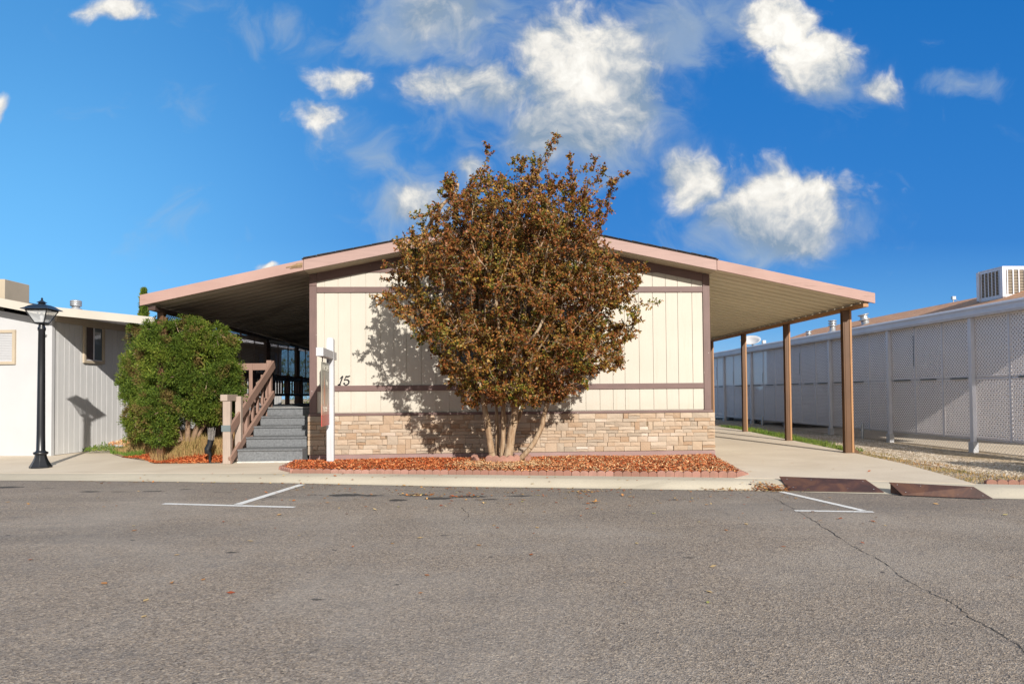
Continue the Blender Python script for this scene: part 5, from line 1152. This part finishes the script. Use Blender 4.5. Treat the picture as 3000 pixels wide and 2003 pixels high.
an = empty('antenna', (15.1, 21.0, 3.72), label='small bent antenna pipe poking above the brown roof ridge', cat='antenna'); b = MB(); b.tube([(0, 0, 0), (0, 0, .36)], .018, 6); b.box((-.05, -.04, .34), (.06, .04, .44)); b.build('mast', M['galv'], an); b = MB(); b.tube([(0, 0, .38), (.2, .05, .3), (.5, .1, .18)], .008, 5); b.build('cable', M['galv'], an)
ds = empty('satellite_dish', (9.9, 24.3, 2.76), label='white satellite dish on the lattice screen beam behind the carport posts', cat='satellite dish')
b = MB(); n_ = 20; vs = [(0, 0, 0)]; fs = []
for j in range(1, 5):
    r = .36*j/4
    for k_ in range(n_): th = 2*pi*k_/n_; vs.append((r*cos(th), .18*(r/.36)**2, r*sin(th)*.62))
for k_ in range(n_): fs.append((0, 1+k_, 1+(k_+1) % n_))
for j in range(3):
    for k_ in range(n_): a = 1+j*n_; fs.append((a+k_, a+n_+k_, a+n_+(k_+1) % n_, a+(k_+1) % n_))
b.add(vs, fs, True); dsh = b.build('reflector', M['whitewood'], ds); dsh.location = (-.05, 0, .18); dsh.rotation_euler = (radians(40), 0, radians(150)); md = dsh.modifiers.new('solid', 'SOLIDIFY'); md.thickness = .012
b = MB(); b.tube([(0, 0, -.05), (0, 0, .18)], .025, 8); b.tube([(0, 0, .1), (.28, -.1, .12), (.36, -.15, .2)], .012, 6); b.box((.30, -.2, .17), (.42, -.1, .27)); b.build('mount', M['whitewood'], ds)
# parked cars behind the screen
def car_build(loc, rz, paintc, label):
    root = empty('parked_car', loc, rz=rz, label=label, cat='car', group='cars parked behind the lattice screen'); m_body = paint('car_paint', paintc, .25, .02, 1, gscale=5, bstr=0, spec=.7)
    prof = [(-2.2, .32), (-2.25, .55), (-2.15, .78), (-1.75, .93), (-1.35, 1.02), (-.75, 1.40), (-.2, 1.46), (.6, 1.44), (1.25, 1.08), (2.0, .92), (2.22, .72), (2.25, .45), (2.15, .3)]
    b = MB(); xs_ = [(-.86, .0), (-.80, .04), (.80, .04), (.86, .0)]; n_ = len(prof); vs = []
    for x, infl in xs_:
        for (y, z) in prof:
            tum = .16*max(0, (z-.95)/.5); vs.append((x*(1-tum), y*(1 if infl else .985), z+(.02 if infl and z > .5 else 0)))
    fs = [(i*n_+k_, (i+1)*n_+k_, (i+1)*n_+(k_+1) % n_, i*n_+(k_+1) % n_) for i in range(3) for k_ in range(n_)]; fs += [tuple(range(n_))[::-1], tuple(range(3*n_, 4*n_))]; b.add(vs, fs); b.build('body', m_body, root, .03)
    for s_ in (-1, 1):
        b = MB(); x = s_*.80
        for pl in ([(-1.2, 1.02), (-.72, 1.34), (-.05, 1.39), (-.05, 1.0)], [(.03, 1.0), (.03, 1.39), (.55, 1.37), (1.05, 1.04)]):
            v = [(s_*(.862-.86*.16*max(0, (z-.95)/.5)), y, z) for y, z in pl]; b.add(v, [(0, 1, 2, 3)])
        b.build('side_window', M['darkglass'], root, recalc=False)
        for y in (-1.38, 1.38):
            b = MB(); b.tube([(s_*.68, y, .32), (s_*.885, y, .32)], .32, 24); w_ = b.build('wheel', M['black'], root); b = MB(); b.tube([(s_*.875, y, .32), (s_*.895, y, .32)], .20, 20)
            for q in range(5): a = 2*pi*q/5; b.bar((s_*.9, y, .32), (s_*.9, y+.18*cos(a), .32+.18*sin(a)), .04, .02, (1, 0, 0))
            b.build('rim', M['galv'], w_)
    for y, nm, mt in ((-2.235, 'headlight', M['lampglass']), (2.235, 'tail_light', M['rust'])):
        for s_ in (-1, 1): b = MB(); b.box((s_*.62-.14, y-.02, .62), (s_*.62+.14, y+.02, .74)); b.build(nm, mt, root)
    b = MB(); b.add([(-.66, -1.28, 1.06), (.66, -1.28, 1.06), (.60, -.80, 1.39), (-.60, -.80, 1.39)], [(0, 1, 2, 3)]); o_ = b.build('windscreen', M['darkglass'], root, recalc=False); o_.location = (0, -.03, .015)
car_build((11.35, 24.4, -.03), 0, (.05, .05, .055), 'dark grey car, nearer the street of the two behind the white lattice')
car_build((11.35, 29.9, -.03), 0, (.35, .36, .38), 'silver car, farther from the street behind the white lattice')
